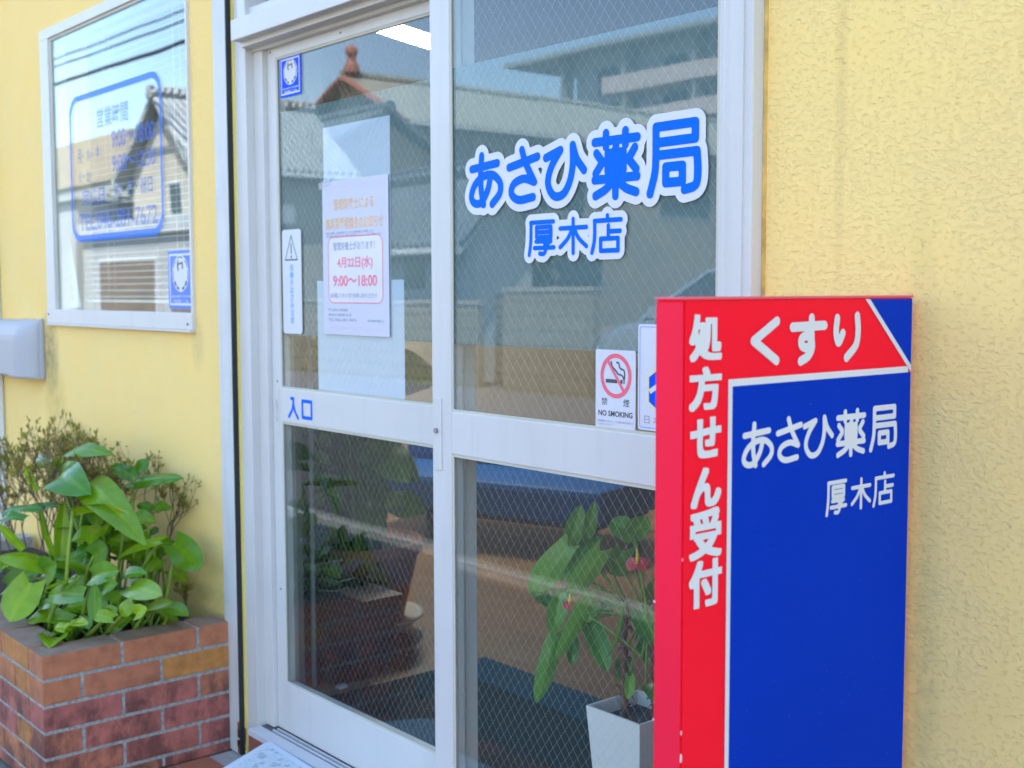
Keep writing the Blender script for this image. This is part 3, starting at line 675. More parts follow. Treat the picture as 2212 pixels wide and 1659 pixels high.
# finger warning
t = stk('finger_warning_sticker', .010, .109, 1.206, 1.482, ml_, LETW, 'tall white warning sticker with a triangle and vertical characters on the sliding door glass', r=.009)
tr_ = lambda s: [(.058-.034*s, 1.402-.004*s+.004), (.058+.034*s, 1.402-.004*s+.004), (.058, 1.432+.034*s-.006)]
tr_ = lambda s: [(.058+s*a, 1.424+s*b) for a, b in ((-.034, -.024), (.034, -.024), (0, .046))]
q = MB(); ring(q, tr_(1), tr_(.84), ml_, .0009); q.add([ml_(a, b, .0009) for a, b in rect(.0555, .0605, 1.418, 1.445)], [(0, 1, 2, 3)]); q.add([ml_(a, b, .0009) for a, b in ell(.058, 1.410, .0035, .004, 12)], [tuple(range(12))])
q.build('warning_triangle', pmat('dark green ink', (.05, .12, .11), .5), t)
tx = TX(); text(tx, '指・手はさみ注意', .049, .068, 1.232, 1.392, ml_, .0009, .01, vertical=True); tx.build('caption', pmat('pale blue ink', (.16, .40, .66), .5), t)

# papers behind the glass
yb = .0475
def paper(name, x0, x1, z0, z1, y, mat, label, tilt=0.):
    mp = fac_map(y); o = sheet([(x0, z0), (x1, z0+tilt), (x1+tilt*.3, z1+tilt), (x0, z1)], mp, 0, .0004).build(name, mat); tag(o, label, 'paper'); return o
paper('plain_paper', .218, .516, 1.20, 1.731, .0388, PAPERB, 'blank pale sheet showing above the printed notice on the sliding door glass')
paper('plain_paper.001', .178, .567, 1.058, 1.345, .0394, PAPERB, 'wider blank pale sheet sticking out below the printed notice on the sliding door glass')
mp = fac_map(.0338)
t = thing('notice_poster', (.365, .0338, 1.21), 'printed notice with orange headline and red rounded box taped on the sliding door glass', 'poster')
sheet(rect(.218, .514, 1.209, 1.594), mp, 0, .0004).build('sheet', PAPER, t)
tx = TX(); text(tx, '管理栄養士による', .272, .452, 1.520, 1.549, mp, .0009, .014); text(tx, '無料栄養相談会のお知らせ', .234, .492, 1.472, 1.502, mp, .0009, .014); tx.build('headline', INKO, t)
tx = TX(); text(tx, '4月22日(水)', .285, .446, 1.372, 1.404, mp, .0009, .03); text(tx, '9:00〜18:00', .265, .464, 1.330, 1.358, mp, .0009, .03)
ring(tx, rrect(.243, .489, 1.288, 1.455, .022), rrect(.2455, .4865, 1.2905, 1.4525, .0195), mp, .0009); tx.build('red_print', INKR, t)
sheet(rrect(.2455, .4865, 1.2905, 1.4525, .0195), mp, .0004, .0002).build('tinted_box', pmat('pale grey paper', (.70, .67, .69), .7), t)
tx = TX(); text(tx, '管理栄養士がおります！', .268, .455, 1.420, 1.441, mp, .0009, .01); text(tx, 'お気軽にスタッフまでお申し付けください！', .252, .462, 1.301, 1.314, mp, .0009, .01); tx.build('black_print', INKG, t)
tx = TX(); text(tx, '毎日の健康、栄養管理のための食事相談を実施します。', .234, .470, 1.4685-.012, 1.4685-.004, mp, .0009)
tx = TX(); text(tx, '毎日の食事、栄養管理のことなど管理栄養士が実施します。', .234, .455, 1.4605, 1.467, mp, .0009); text(tx, '生活習慣でお悩みの方も、是非一度お越しください、ぜひご相談ください。', .234, .490, 1.4565-.003, 1.4590, mp, .0009)
for i, s_ in enumerate(('〒243-0000', '神奈川県厚木市', 'TEL 046-281-7672')): text(tx, s_, .240, .33+.02*i, 1.268-.0125*i, 1.275-.0125*i, mp, .0009)
text(tx, '管理栄養士', .42, .492, 1.243, 1.249, mp, .0009); tx.build('small_print', INKG, t)
for zc in (1.578, 1.2265):
    sp = MB()
    for i in range(34):
        a = .240+i*.0076; s_ = rnd.uniform(.0012, .0032); zz = zc+rnd.uniform(-.004, .004); sp.add([mp(*q, .0009) for q in ((a-s_, zz), (a, zz-s_), (a+s_, zz), (a, zz+s_))], [(0, 1, 2, 3)])
    sp.build('border_print', INKP, t)
tp = MB(); tp.add([mp(*q, .0013) for q in ((.205, 1.575), (.262, 1.588), (.258, 1.606), (.202, 1.592))], [(0, 1, 2, 3)]); tp.build('sticky_tape', film_mat('tape', (.7, .72, .72), .4), t)

# opening-hours lettering on the window
mw = fac_map(.0004)
t = thing('opening_hours_lettering', (-1.03, 0, 1.5), 'faded blue opening hours lettering inside a rounded blue line on the side window', 'lettering')
ring(MB(), rrect(-1.415, -.652, 1.494, 1.998, .07, 8), rrect(-1.398, -.668, 1.517, 1.978, .058, 8), mw, .0).build('rounded_line', BLUEL, t)
tx = TX()
text(tx, '営業時間', -1.165, -.905, 1.868, 1.935, mw, 0, .014); [text(tx, c_, -1.345+.041*q, -1.345+.041*q+(.03 if c_ != '・' else .008), 1.765 if c_ != '・' else 1.786, 1.815 if c_ != '・' else 1.795, mw, 0, .02) for q, c_ in enumerate('月・水・金')]; text(tx, '9:00〜18:00', -1.045, -.705, 1.790, 1.850, mw, 0, .025)
text(tx, '火・土', -1.345, -1.24, 1.695, 1.742, mw, 0, .02); text(tx, '9:00〜12:30', -1.045, -.705, 1.712, 1.768, mw, 0, .025)
text(tx, '定休日', -1.315, -1.115, 1.618, 1.675, mw, 0, .02); text(tx, '木・日・祝日', -1.03, -.73, 1.628, 1.682, mw, 0, .02)
text(tx, 'TEL:046-281-7672', -1.345, -.70, 1.530, 1.592, mw, 0, .02)
tx.build('characters', BLUEF, t)

# =================================================================== WALL FITTINGS
dk = thing('wall_duct', (-1.9, 0, 1.0), 'grey plastic pipe trunking with a rounded end cap below the side window', 'duct')
DUCT = pmat('grey duct plastic', (.40, .40, .40), .5, .04, 3)
def duct(xa, xb, dep, g, rend):           # plan outline lofted upward, the top front edge rounded
    levels = [(.997-g, .93), (1.003-g, 1), (1.135, 1)]+[(1.135+(1.213+g-1.135)*math.sin(R(a)), .30+.70*math.cos(R(a))) for a in (15, 30, 45, 60, 75, 90)]
    plan = [(xa, 0), (xa, -dep)]+([(xb, -dep), (xb, 0)] if not rend else [(xb-rend*1.5+rend*1.5*math.sin(R(q)), -dep*(.18+.82*math.cos(R(q)))) for q in range(0, 91, 10)]+[(xb, 0)])
    n = len(plan); vs = [(x_, y_*f, z_) for z_, f in levels for x_, y_ in plan]
    fs = [(i*n+k, i*n+(k+1) % n, (i+1)*n+(k+1) % n, (i+1)*n+k) for i in range(len(levels)-1) for k in range(n)]+[tuple(range(n-1, -1, -1)), tuple(range((len(levels)-1)*n, len(levels)*n))]
    return MB().add(vs, fs)
duct(-3.0, -1.905, .074, 0, 0).build('trunking', DUCT, dk); duct(-1.904, -1.742, .079, .004, .075).build('end_cap', DUCT, dk)
B(-1.748, -1.728, -.016, -.001, .990, 1.220, .003).build('flange', DUCT, dk)
dp = MB(); dp.box(-2.40, -2.215, -.07, -.002, .0, 3.1, .01)
tag(dp.build('downpipe', pmat('white downpipe', (.70, .72, .75), .5, .04, 3)), 'white vertical pipe cover at the far left of the yellow wall', 'pipe')

# =================================================================== BRICK PLANTER
PX1, PX0, PY0, PY1, PT = -.229, -1.85, -.555, -.028, .375
BR = pmat('planter brick', (.48, .155, .122), .8, .22, 26, .0012, 160, tone=[(.84, .76, .78), (.92, .86, .86), (1, 1, 1), (1.05, 1.1, .9), (.95, 1.25, .35)])
# dark weathering and moss on the bricks, patches with shapes of their own
nt = BR.node_tree; L = nt.links.new; bs = nt.nodes['Principled BSDF']; src_ = bs.inputs['Base Color'].links[0].from_socket
tc = NN(nt, 'ShaderNodeTexCoord'); n = NN(nt, 'ShaderNodeTexNoise'); n.inputs['Scale'].default_value = 11; n.inputs['Detail'].default_value = 7; n.inputs['Roughness'].default_value = .7
mp_ = NN(nt, 'ShaderNodeMapping'); mp_.inputs['Scale'].default_value = (1, 1, .55); L(tc.outputs['Object'], mp_.inputs[0]); L(mp_.outputs[0], n.inputs['Vector'])
k = NN(nt, 'ShaderNodeMapRange'); k.inputs['From Min'].default_value = .44; k.inputs['From Max'].default_value = .58; k.inputs['To Max'].default_value = .68; L(n.outputs['Fac'], k.inputs[0])
spz = NN(nt, 'ShaderNodeSeparateXYZ'); L(tc.outputs['Object'], spz.inputs[0])
kz = NN(nt, 'ShaderNodeMapRange'); kz.inputs['From Min'].default_value = .27; kz.inputs['From Max'].default_value = .2; L(spz.outputs[2], kz.inputs[0])
mu = NN(nt, 'ShaderNodeMath', operation='MULTIPLY', use_clamp=True); L(k.outputs[0], mu.inputs[0]); L(kz.outputs[0], mu.inputs[1])
x = NN(nt, 'ShaderNodeMix', data_type='RGBA'); L(mu.outputs[0], x.inputs[0]); L(src_, x.inputs[6]); x.inputs[7].default_value = (.045, .022, .022, 1); L(x.outputs[2], bs.inputs['Base Color'])
CAPB = pmat('planter cap brick', (.20, .135, .09), .85, .2, 20, .0012, 140, col2=(.29, .20, .135), tone=[(.85, .85, .85), (1.1, 1.1, 1.1)])
pl = thing('brick_planter', (-1., -.28, 0), 'red brick planter box with grey mortar against the yellow wall, left of the entrance', 'planter')
bk = MB(); cb = MB(); H, J, TK = .060, .010, .10
def course(face, k):
    z1 = PT-.07*k; z0 = max(z1-H, -.002)
    if z1 < .01: return
    tgt = bk
    # right face runs back along y; front face runs left along x
    if face == 'right':
        y = PY0; first = .21 if k % 2 == 0 else .10
        while y < PY1-.005:
            ye = min(y+first, PY1); first = .21
            tn = rnd.choice([.2, .3, .42, .5, .55, .6]) if k else .5
            if (k, round(y, 2)) in ((1, round(PY0+.33, 2)),): tn = .98
            if k >= 2: tn = rnd.choice([.05, .12, .3, .4])
            tgt.box(PX1-TK, PX1, y, ye, z0, z1, .0022, tone=tn); y = ye+J
    else:
        x = PX1-TK-J if k % 2 == 0 else PX1-.21-J
        if k % 2: tgt.box(PX1-.21, PX1-TK-.0004, PY0, PY0+TK, z0, z1, .0022, tone=.85)
        while x > PX0:
            xe = x-.21; tn = rnd.choice([.3, .5, .6, .75, .88]) if k < 2 else rnd.choice([.1, .2, .35, .5]); tgt.box(xe, x, PY0, PY0+TK, z0, z1, .0022, tone=tn); x = xe-J
for k in range(6): course('right', k); course('front', k)
bk.build('bricks', BR, pl)
# worn brown tops of the upper course
tp = MB(); y = PY0
while y < PY1-.005:
    ye = min(y+.21, PY1); tp.box(PX1-TK+.001, PX1-.0015, y+.0015, ye-.0015, PT-.001, PT+.0006, tone=rnd.random()); y = ye+J
x_ = PX1-TK-J
while x_ > PX0: tp.box(x_-.2085, x_-.0015, PY0+.0015, PY0+TK-.001, PT-.001, PT+.0006, tone=rnd.random()); x_ -= .22
tp.build('weathered_top', CAPB, pl)
mo = MB(); e = .0035
mo.box(PX1-TK+e, PX1-e, PY0+e, PY1, .0, PT-.003); mo.box(PX0, PX1-TK+e, PY0+e, PY0+TK-e, .0, PT-.003); mo.box(PX0-.1, PX0, PY0, PY1, .0, PT-.003)
mo.build('mortar', pmat('grey mortar', (.33, .33, .30), .95, .35, 90, .002, 260), pl)
sl_ = MB(); nx, ny = 40, 14; X0, X1, Y0, Y1 = PX0, PX1-TK+.002, PY0+TK-.002, PY1
vs = [(X0+(X1-X0)*i/nx, Y0+(Y1-Y0)*j/ny, .325+.012*rnd.random()) for j in range(ny+1) for i in range(nx+1)]
sl_.add(vs, [(j*(nx+1)+i, j*(nx+1)+i+1, (j+1)*(nx+1)+i+1, (j+1)*(nx+1)+i) for j in range(ny) for i in range(nx)])
sl_.build('soil', pmat('dark soil', (.045, .032, .022), .95, .4, 60, .006, 90), pl)

# ---- leaves
def leaf(mb, base, tip, w, nrm, sag=.12, fold=.25, lobes=.14, wave=.0, tone=.5, curl=0., nl=12, nw=6):
    base, tip, nrm = Vector(base), Vector(tip), Vector(nrm)
    d = tip-base; Ln = d.length; d.normalize()
    side = d.cross(nrm).normalized(); up = side.cross(d).normalized()
    vs = []; ph = rnd.random()*6
    for i in range(nl+1):
        t = i/nl
        prof = max(.012, (.55+1.6*t)*max(0, 1-t)**.72/.83)
        for j in range(-nw, nw+1):
            s = j/nw
            back = lobes*Ln*(abs(s)**1.3)*max(0, 1-t*3.2)         # rounded lobes behind the stalk
            p = base+d*(Ln*t-back)+side*(s*prof*w/2)
            h = sag*Ln*4*t*(1-t)+fold*w*.5*abs(s)*prof-curl*w*.5*s*s*prof
            h += wave*w*math.sin(ph+t*9+s*1.5)*abs(s)
            if j == 0: h -= .012*w
            p += up*h
            vs.append(p)
    n = 2*nw+1
    fs = [(i*n+j, i*n+j+1, (i+1)*n+j+1, (i+1)*n+j) for i in range(nl) for j in range(n-1)]
    b0 = len(mb.t); mb.add(vs, fs, tone)
    for q in range(len(fs)):
        if q % (n-1) in (nw-1, nw): mb.t[b0+q] = min(1, tone+.14)
def stalk(mb, a, b, r0, r1, bow=(0, 0, 0), tone=.5):
    a, b, c = Vector(a), Vector(b), Vector(bow)
    pts = [a.lerp(b, t/8)+c*(4*(t/8)*(1-t/8)) for t in range(9)]
    mb.tube(pts, [r0+(r1-r0)*t/8 for t in range(9)], 7, tone)
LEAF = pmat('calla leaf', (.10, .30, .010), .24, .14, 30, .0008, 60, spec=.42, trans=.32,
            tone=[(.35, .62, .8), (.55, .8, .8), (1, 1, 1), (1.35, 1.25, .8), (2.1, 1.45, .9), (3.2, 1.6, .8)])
STK = pmat('calla stalk', (.16, .30, .035), .45, .12, 20, trans=.15, tone=[(.6, .8, .8), (1, 1, 1), (1.7, 1.25, 1.)])
def cs(x, y): return x/1.843*.54, (1650+y/1.843)*.54
def A(x, y, dep): return at(*cs(x, y), dep)
TOCAM = Vector((.80, -.55, .25))
def nmx(a, b=None):
    return Vector(a)
def plant(name, label, specs, fillers):
    o = thing(name, specs[0][8] if len(specs[0]) > 8 else (-.6, -.25, .33), label, 'plant', 'calla lilies in the planter')
    lf, st = MB(), MB(); lf.smooth = st.smooth = True
    for s in specs:
        (bx, by, bd), (tx_, ty_, td), wpx, nr, tone, root = s[:6]; kw = s[6] if len(s) > 6 else {}
        b_, t_ = A(bx, by, bd), A(tx_, ty_, td)
        w = 1.08*wpx/1.843*.54/FPX*((b_-Vector(CAM)).dot(Vector(FW)))
        leaf(lf, b_, t_, w, nr, tone=tone, **kw)
        if root: stalk(st, root, b_, .0075, .0045, (rnd.uniform(-.03, .03), rnd.uniform(-.02, .02), .0), tone=rnd.uniform(.2, .9))
    for (fx, fy, fz, h, n_) in fillers:
        for i in range(n_):
            a = rnd.uniform(0, 6.28); r = rnd.uniform(.02, .09); ro = Vector((fx+rnd.uniform(-.03, .03), fy+rnd.uniform(-.03, .03), fz))
            b_ = ro+Vector((math.cos(a)*r, math.sin(a)*r*.7, h*rnd.uniform(.5, 1.05)))
            b_.y = min(b_.y, -.03); l = rnd.uniform(.07, .13)
            t_ = b_+Vector((math.cos(a)*l, math.sin(a)*l*.7, rnd.uniform(-.04, .03))); t_.y = min(t_.y, -.015)
            stalk(st, ro, b_, .005, .003, (math.cos(a)*.02, 0, 0), tone=rnd.random())
            leaf(lf, b_, t_, l*rnd.uniform(.5, .75), (.35, -.25, .9), sag=rnd.uniform(.02, .15), fold=rnd.uniform(.1, .4), wave=.05, tone=rnd.choice([.1, .25, .4, .4, .55]), nl=8, nw=4)
    lf.build('foliage', LEAF, o); st.build('stems', STK, o); return o
up_, cm_, rt_ = Vector((.1, -.15, 1)), TOCAM, Vector((.5, .1, .8))
r1 = lambda: (-.62+rnd.uniform(-.05, .05), -.26+rnd.uniform(-.05, .05), .33)
r2 = lambda: (-.50+rnd.uniform(-.04, .04), -.15+rnd.uniform(-.04, .03), .33)
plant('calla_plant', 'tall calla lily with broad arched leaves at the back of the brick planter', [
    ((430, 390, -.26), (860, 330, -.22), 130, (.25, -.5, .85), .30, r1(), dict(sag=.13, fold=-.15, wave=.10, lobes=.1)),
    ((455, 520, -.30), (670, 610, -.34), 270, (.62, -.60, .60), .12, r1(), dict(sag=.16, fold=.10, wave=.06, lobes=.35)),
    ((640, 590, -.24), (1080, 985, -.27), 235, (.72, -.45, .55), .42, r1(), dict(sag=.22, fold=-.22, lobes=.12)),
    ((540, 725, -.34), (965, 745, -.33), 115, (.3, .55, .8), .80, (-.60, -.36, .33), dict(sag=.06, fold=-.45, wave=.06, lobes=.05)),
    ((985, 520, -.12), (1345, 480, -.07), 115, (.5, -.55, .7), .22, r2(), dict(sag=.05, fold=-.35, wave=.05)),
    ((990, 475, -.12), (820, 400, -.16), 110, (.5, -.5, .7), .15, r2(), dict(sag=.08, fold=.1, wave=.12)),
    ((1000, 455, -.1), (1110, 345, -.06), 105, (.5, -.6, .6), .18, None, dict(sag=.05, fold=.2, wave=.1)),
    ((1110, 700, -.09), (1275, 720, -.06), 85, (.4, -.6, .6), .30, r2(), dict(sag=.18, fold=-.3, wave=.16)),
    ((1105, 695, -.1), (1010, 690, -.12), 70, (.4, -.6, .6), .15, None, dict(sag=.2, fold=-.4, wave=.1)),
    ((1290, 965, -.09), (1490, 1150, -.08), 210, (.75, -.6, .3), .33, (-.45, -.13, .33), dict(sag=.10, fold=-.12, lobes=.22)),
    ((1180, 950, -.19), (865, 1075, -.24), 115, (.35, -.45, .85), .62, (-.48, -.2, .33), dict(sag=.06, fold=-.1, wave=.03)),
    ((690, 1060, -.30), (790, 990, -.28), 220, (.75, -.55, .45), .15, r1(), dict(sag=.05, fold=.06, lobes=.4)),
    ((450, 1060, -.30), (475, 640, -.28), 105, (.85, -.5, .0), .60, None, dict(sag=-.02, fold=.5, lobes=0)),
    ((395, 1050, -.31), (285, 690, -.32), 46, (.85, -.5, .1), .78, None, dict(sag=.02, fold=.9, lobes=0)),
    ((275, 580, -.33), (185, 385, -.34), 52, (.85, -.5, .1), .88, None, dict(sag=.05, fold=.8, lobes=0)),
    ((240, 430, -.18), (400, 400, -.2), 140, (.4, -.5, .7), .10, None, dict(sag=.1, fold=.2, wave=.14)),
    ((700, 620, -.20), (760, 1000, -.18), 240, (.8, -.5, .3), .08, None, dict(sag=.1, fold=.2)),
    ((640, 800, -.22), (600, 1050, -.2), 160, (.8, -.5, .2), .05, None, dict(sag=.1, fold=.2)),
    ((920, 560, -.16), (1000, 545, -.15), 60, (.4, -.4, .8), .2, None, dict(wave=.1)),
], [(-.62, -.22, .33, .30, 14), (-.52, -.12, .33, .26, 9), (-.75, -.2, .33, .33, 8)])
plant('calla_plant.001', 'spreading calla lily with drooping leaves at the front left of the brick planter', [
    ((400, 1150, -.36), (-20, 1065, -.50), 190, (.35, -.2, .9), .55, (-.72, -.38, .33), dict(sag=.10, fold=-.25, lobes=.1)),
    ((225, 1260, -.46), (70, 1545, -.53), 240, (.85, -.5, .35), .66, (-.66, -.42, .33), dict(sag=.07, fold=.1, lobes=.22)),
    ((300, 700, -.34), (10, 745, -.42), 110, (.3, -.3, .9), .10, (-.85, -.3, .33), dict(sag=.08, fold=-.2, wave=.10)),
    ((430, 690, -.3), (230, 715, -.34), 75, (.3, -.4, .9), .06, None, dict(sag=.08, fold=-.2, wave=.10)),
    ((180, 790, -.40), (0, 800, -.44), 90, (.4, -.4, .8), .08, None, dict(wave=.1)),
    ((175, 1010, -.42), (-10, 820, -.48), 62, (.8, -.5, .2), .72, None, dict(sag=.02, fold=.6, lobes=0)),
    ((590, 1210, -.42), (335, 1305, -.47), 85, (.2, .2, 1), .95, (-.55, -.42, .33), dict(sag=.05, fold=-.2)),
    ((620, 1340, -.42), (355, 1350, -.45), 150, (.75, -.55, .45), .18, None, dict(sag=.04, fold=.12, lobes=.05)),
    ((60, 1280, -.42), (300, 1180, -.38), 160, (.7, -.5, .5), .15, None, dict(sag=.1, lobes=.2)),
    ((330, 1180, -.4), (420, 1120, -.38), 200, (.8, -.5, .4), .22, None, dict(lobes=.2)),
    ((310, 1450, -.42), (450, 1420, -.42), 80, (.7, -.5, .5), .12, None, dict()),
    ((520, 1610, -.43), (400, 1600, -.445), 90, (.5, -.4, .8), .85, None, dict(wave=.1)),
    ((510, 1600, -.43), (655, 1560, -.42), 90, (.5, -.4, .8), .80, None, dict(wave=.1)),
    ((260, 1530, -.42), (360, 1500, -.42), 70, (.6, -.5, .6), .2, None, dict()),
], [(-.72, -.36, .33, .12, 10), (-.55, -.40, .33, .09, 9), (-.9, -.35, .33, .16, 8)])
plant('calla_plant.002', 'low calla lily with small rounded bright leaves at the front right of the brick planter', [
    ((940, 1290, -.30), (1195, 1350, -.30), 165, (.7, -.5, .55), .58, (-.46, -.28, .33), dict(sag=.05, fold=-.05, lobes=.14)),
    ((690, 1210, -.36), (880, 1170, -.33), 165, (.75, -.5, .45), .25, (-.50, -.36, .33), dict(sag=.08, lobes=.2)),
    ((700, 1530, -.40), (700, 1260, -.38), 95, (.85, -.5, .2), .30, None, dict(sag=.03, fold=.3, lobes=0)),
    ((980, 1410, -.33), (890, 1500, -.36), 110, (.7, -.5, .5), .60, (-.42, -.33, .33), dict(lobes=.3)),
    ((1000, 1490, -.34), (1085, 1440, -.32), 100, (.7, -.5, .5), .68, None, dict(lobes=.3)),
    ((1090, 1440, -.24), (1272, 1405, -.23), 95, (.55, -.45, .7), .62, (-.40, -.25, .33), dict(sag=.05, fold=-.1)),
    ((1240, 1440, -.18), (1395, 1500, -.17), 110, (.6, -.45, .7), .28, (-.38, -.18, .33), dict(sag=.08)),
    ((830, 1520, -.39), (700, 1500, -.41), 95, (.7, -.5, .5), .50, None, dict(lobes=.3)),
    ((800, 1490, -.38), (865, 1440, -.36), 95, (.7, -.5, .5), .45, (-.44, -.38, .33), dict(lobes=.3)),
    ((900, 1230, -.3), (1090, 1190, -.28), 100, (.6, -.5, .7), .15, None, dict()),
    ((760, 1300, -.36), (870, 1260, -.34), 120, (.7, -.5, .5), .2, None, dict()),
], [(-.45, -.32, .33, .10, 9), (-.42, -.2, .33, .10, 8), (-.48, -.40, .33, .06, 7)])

# ---- azalea twigs
def shrub(name, spots, label, hmin, hmax, seed):
    rg = random.Random(seed); o = thing(name, (spots[0][0], spots[0][1], .33), label, 'shrub'); tw, bd = MB(), MB()
    def grow(p, d, l, r, lev):
        q = p+d*l; q.y = min(q.y, -.02); mid = p.lerp(q, .5)+Vector((rg.uniform(-1, 1), rg.uniform(-1, 1), 0))*l*.08; mid.y = min(mid.y, -.02)
        tw.tube([p, mid, q], [r, r*.85, r*.7], 4, cap=False)
        if lev == 0:
            for k in range(rg.randint(2, 5)):
                a = rg.uniform(0, 6.28); e = q+Vector((math.cos(a)*.013, math.sin(a)*.008, rg.uniform(-.008, .018))); e.y = min(e.y, -.012)
                b0 = q-d*rg.uniform(0, .02); n = Vector((rg.uniform(-1, 1), rg.uniform(-1, 1), .6)).normalized(); s_ = (e-b0).cross(n).normalized()*.0032
                bd.add([b0, b0.lerp(e, .55)+s_, e, b0.lerp(e, .55)-s_], [(0, 1, 2, 3)], rg.random())
            return
        for k in range(rg.choice([2, 3, 3])):
            nd = (d+Vector((rg.uniform(-.75, .75), rg.uniform(-.5, .45), rg.uniform(-.15, .4)))).normalized()
            grow(q, nd, l*rg.uniform(.55, .85), r*.66, lev-1)
    for x, y in spots:
        d = Vector((rg.uniform(-.3, .3), rg.uniform(-.25, .15), 1)).normalized()
        grow(Vector((x, y, .33)), d, rg.uniform(hmin, hmax), .0035, 4)
    tw.build('twigs', pmat('shrub twig', (.13, .085, .06), .85, .25, 50), o)
    bd.build('bud_leaves', pmat('shrub bud leaf', (.22, .24, .05), .6, .2, 60, trans=.3, tone=[(1.3, .75, .6), (1, 1, 1), (1.15, 1.25, .7)]), o)
shrub('azalea_shrub', [(-.66+-.10*i+rnd.uniform(-.02, .02), -.08-.05*(i % 3)) for i in range(11)]+[(-.75-.1*i, -.26) for i in range(8)]+[(-.70-.11*i, -.05) for i in range(9)], 'thin twiggy shrub with sparse pale buds behind the tall leaves against the yellow wall', .15, .19, 3)
shrub('azalea_shrub.001', [(-.42, -.06)], 'small bare twig growing low beside the right hand leaves of the planter', .04, .06, 9)

# =================================================================== ENTRANCE STEP
st_ = thing('entrance_step', (.3, -.17, 0), 'pale blue white plastic step plate with a speckled top in front of the sliding door', 'step')
ZS = .104
def rpoly(pts, r):                         # polygon with rounded corners
    o = []
    for i, p in enumerate(pts):
        p = Vector(p); a = (Vector(pts[i-1])-p).normalized()*r; c = (Vector(pts[(i+1) % len(pts)])-p).normalized()*r
        o += [tuple((p+a)*(1-t)**2+p*2*t*(1-t)+(p+c)*t*t) for t in (0, .25, .5, .75, 1)]
    return o
mb = MB(); mb.prism(rpoly([(.030, -.045), (.170, -.315), (.640, -.330), (.760, -.072)], .02), lambda a, b, d: (a, b, d), .002, ZS)
STEPM = pmat('pale step plastic', (.62, .70, .74), .5, .05, 4); mb.build('step_body', STEPM, st_)
mb = MB(); mb.prism(rpoly([(.066, -.066), (.186, -.294), (.624, -.308), (.722, -.093)], .014), lambda a, b, d: (a, b, d), ZS, ZS+.0015)
gp = pmat('speckled step top', (.50, .58, .60), .7, .1, 120, col2=(.66, .73, .75)); gnt = gp.node_tree
mb.build('tread', gp, st_)
L = gnt.links.new; bs = gnt.nodes['Principled BSDF']; s0 = bs.inputs['Base Color'].links[0].from_socket
vo = NN(gnt, 'ShaderNodeTexVoronoi'); vo.inputs['Scale'].default_value = 42; n2_ = NN(gnt, 'ShaderNodeTexNoise'); n2_.inputs['Scale'].default_value = 7
tc = NN(gnt, 'ShaderNodeTexCoord'); L(tc.outputs['Object'], vo.inputs['Vector']); L(tc.outputs['Object'], n2_.inputs['Vector'])
k1 = NN(gnt, 'ShaderNodeMapRange'); k1.inputs['From Min'].default_value = .42; k1.inputs['From Max'].default_value = .30; L(vo.outputs['Distance'], k1.inputs[0])
k2 = NN(gnt, 'ShaderNodeMapRange'); k2.inputs['From Min'].default_value = .45; k2.inputs['From Max'].default_value = .55; k2.inputs['To Max'].default_value = .7; L(n2_.outputs['Fac'], k2.inputs[0])
k3 = NN(gnt, 'ShaderNodeMath', operation='MULTIPLY', use_clamp=True); L(k1.outputs[0], k3.inputs[0]); L(k2.outputs[0], k3.inputs[1])
x = NN(gnt, 'ShaderNodeMix', data_type='RGBA'); L(k3.outputs[0], x.inputs[0]); L(s0, x.inputs[6]); x.inputs[7].default_value = (.30, .37, .40, 1); L(x.outputs[2], bs.inputs['Base Color'])

# =================================================================== INSIDE
MAT_ = pmat('dark green carpet', (.003, .026, .030), .95, .3, 160, .003, 400, col2=(.006, .050, .055))
MAT2 = pmat('blue carpet strip', (.008, .085, .14), .95, .25, 140, .003, 400)
mt = thing('door_mat', (.6, .45, FZ), 'dark green carpet mat with a blue far border on the wood floor inside the door', 'mat')
B(-.112, 1.62, .115, .66, FZ, FZ+.009, .003).build('mat_field', MAT_, mt); B(-.112, 1.62, .662, .822, FZ, FZ+.011, .004).build('mat_border', MAT2, mt)
# sofa
SB = pmat('blue sofa vinyl', (.008, .10, .34), .38, .08, 4, .0006, 120)
ang = math.atan2(2.03-1.62, 2.2-.83)
sf = thing('waiting_sofa', (-1.45, 2.0, FZ), 'long blue vinyl waiting room sofa with thin dark legs seen through the lower panes', 'sofa')
Ms = Matrix.Translation((-.80, 2.02, 0)) @ Matrix.Rotation(ang, 4, 'Z')
def SBX(x0, x1, y0, y1, z0, z1, bev): return MB().box(x0, x1, y0, y1, z0, z1, bev, M=Ms)
s1 = SBX(-1.42, 0, 0, .62, .29, .45, .03); s1.smooth = False; s1.build('seat', SB, sf)
SBX(-1.42, 0, .46, .62, .452, .575, .03).build('backrest', SB, sf)
SBX(-1.36, -.06, .05, .58, .262, .288, .004).build('seat_frame', pmat('dark frame', (.03, .03, .035), .5), sf)
for x in (-1.3, -.10):
    for y in (.10, .52): SBX(x-.022, x+.022, y-.022, y+.022, FZ, .262, .003).build('leg', pmat('leg steel', (.05, .055, .07), .4), sf)
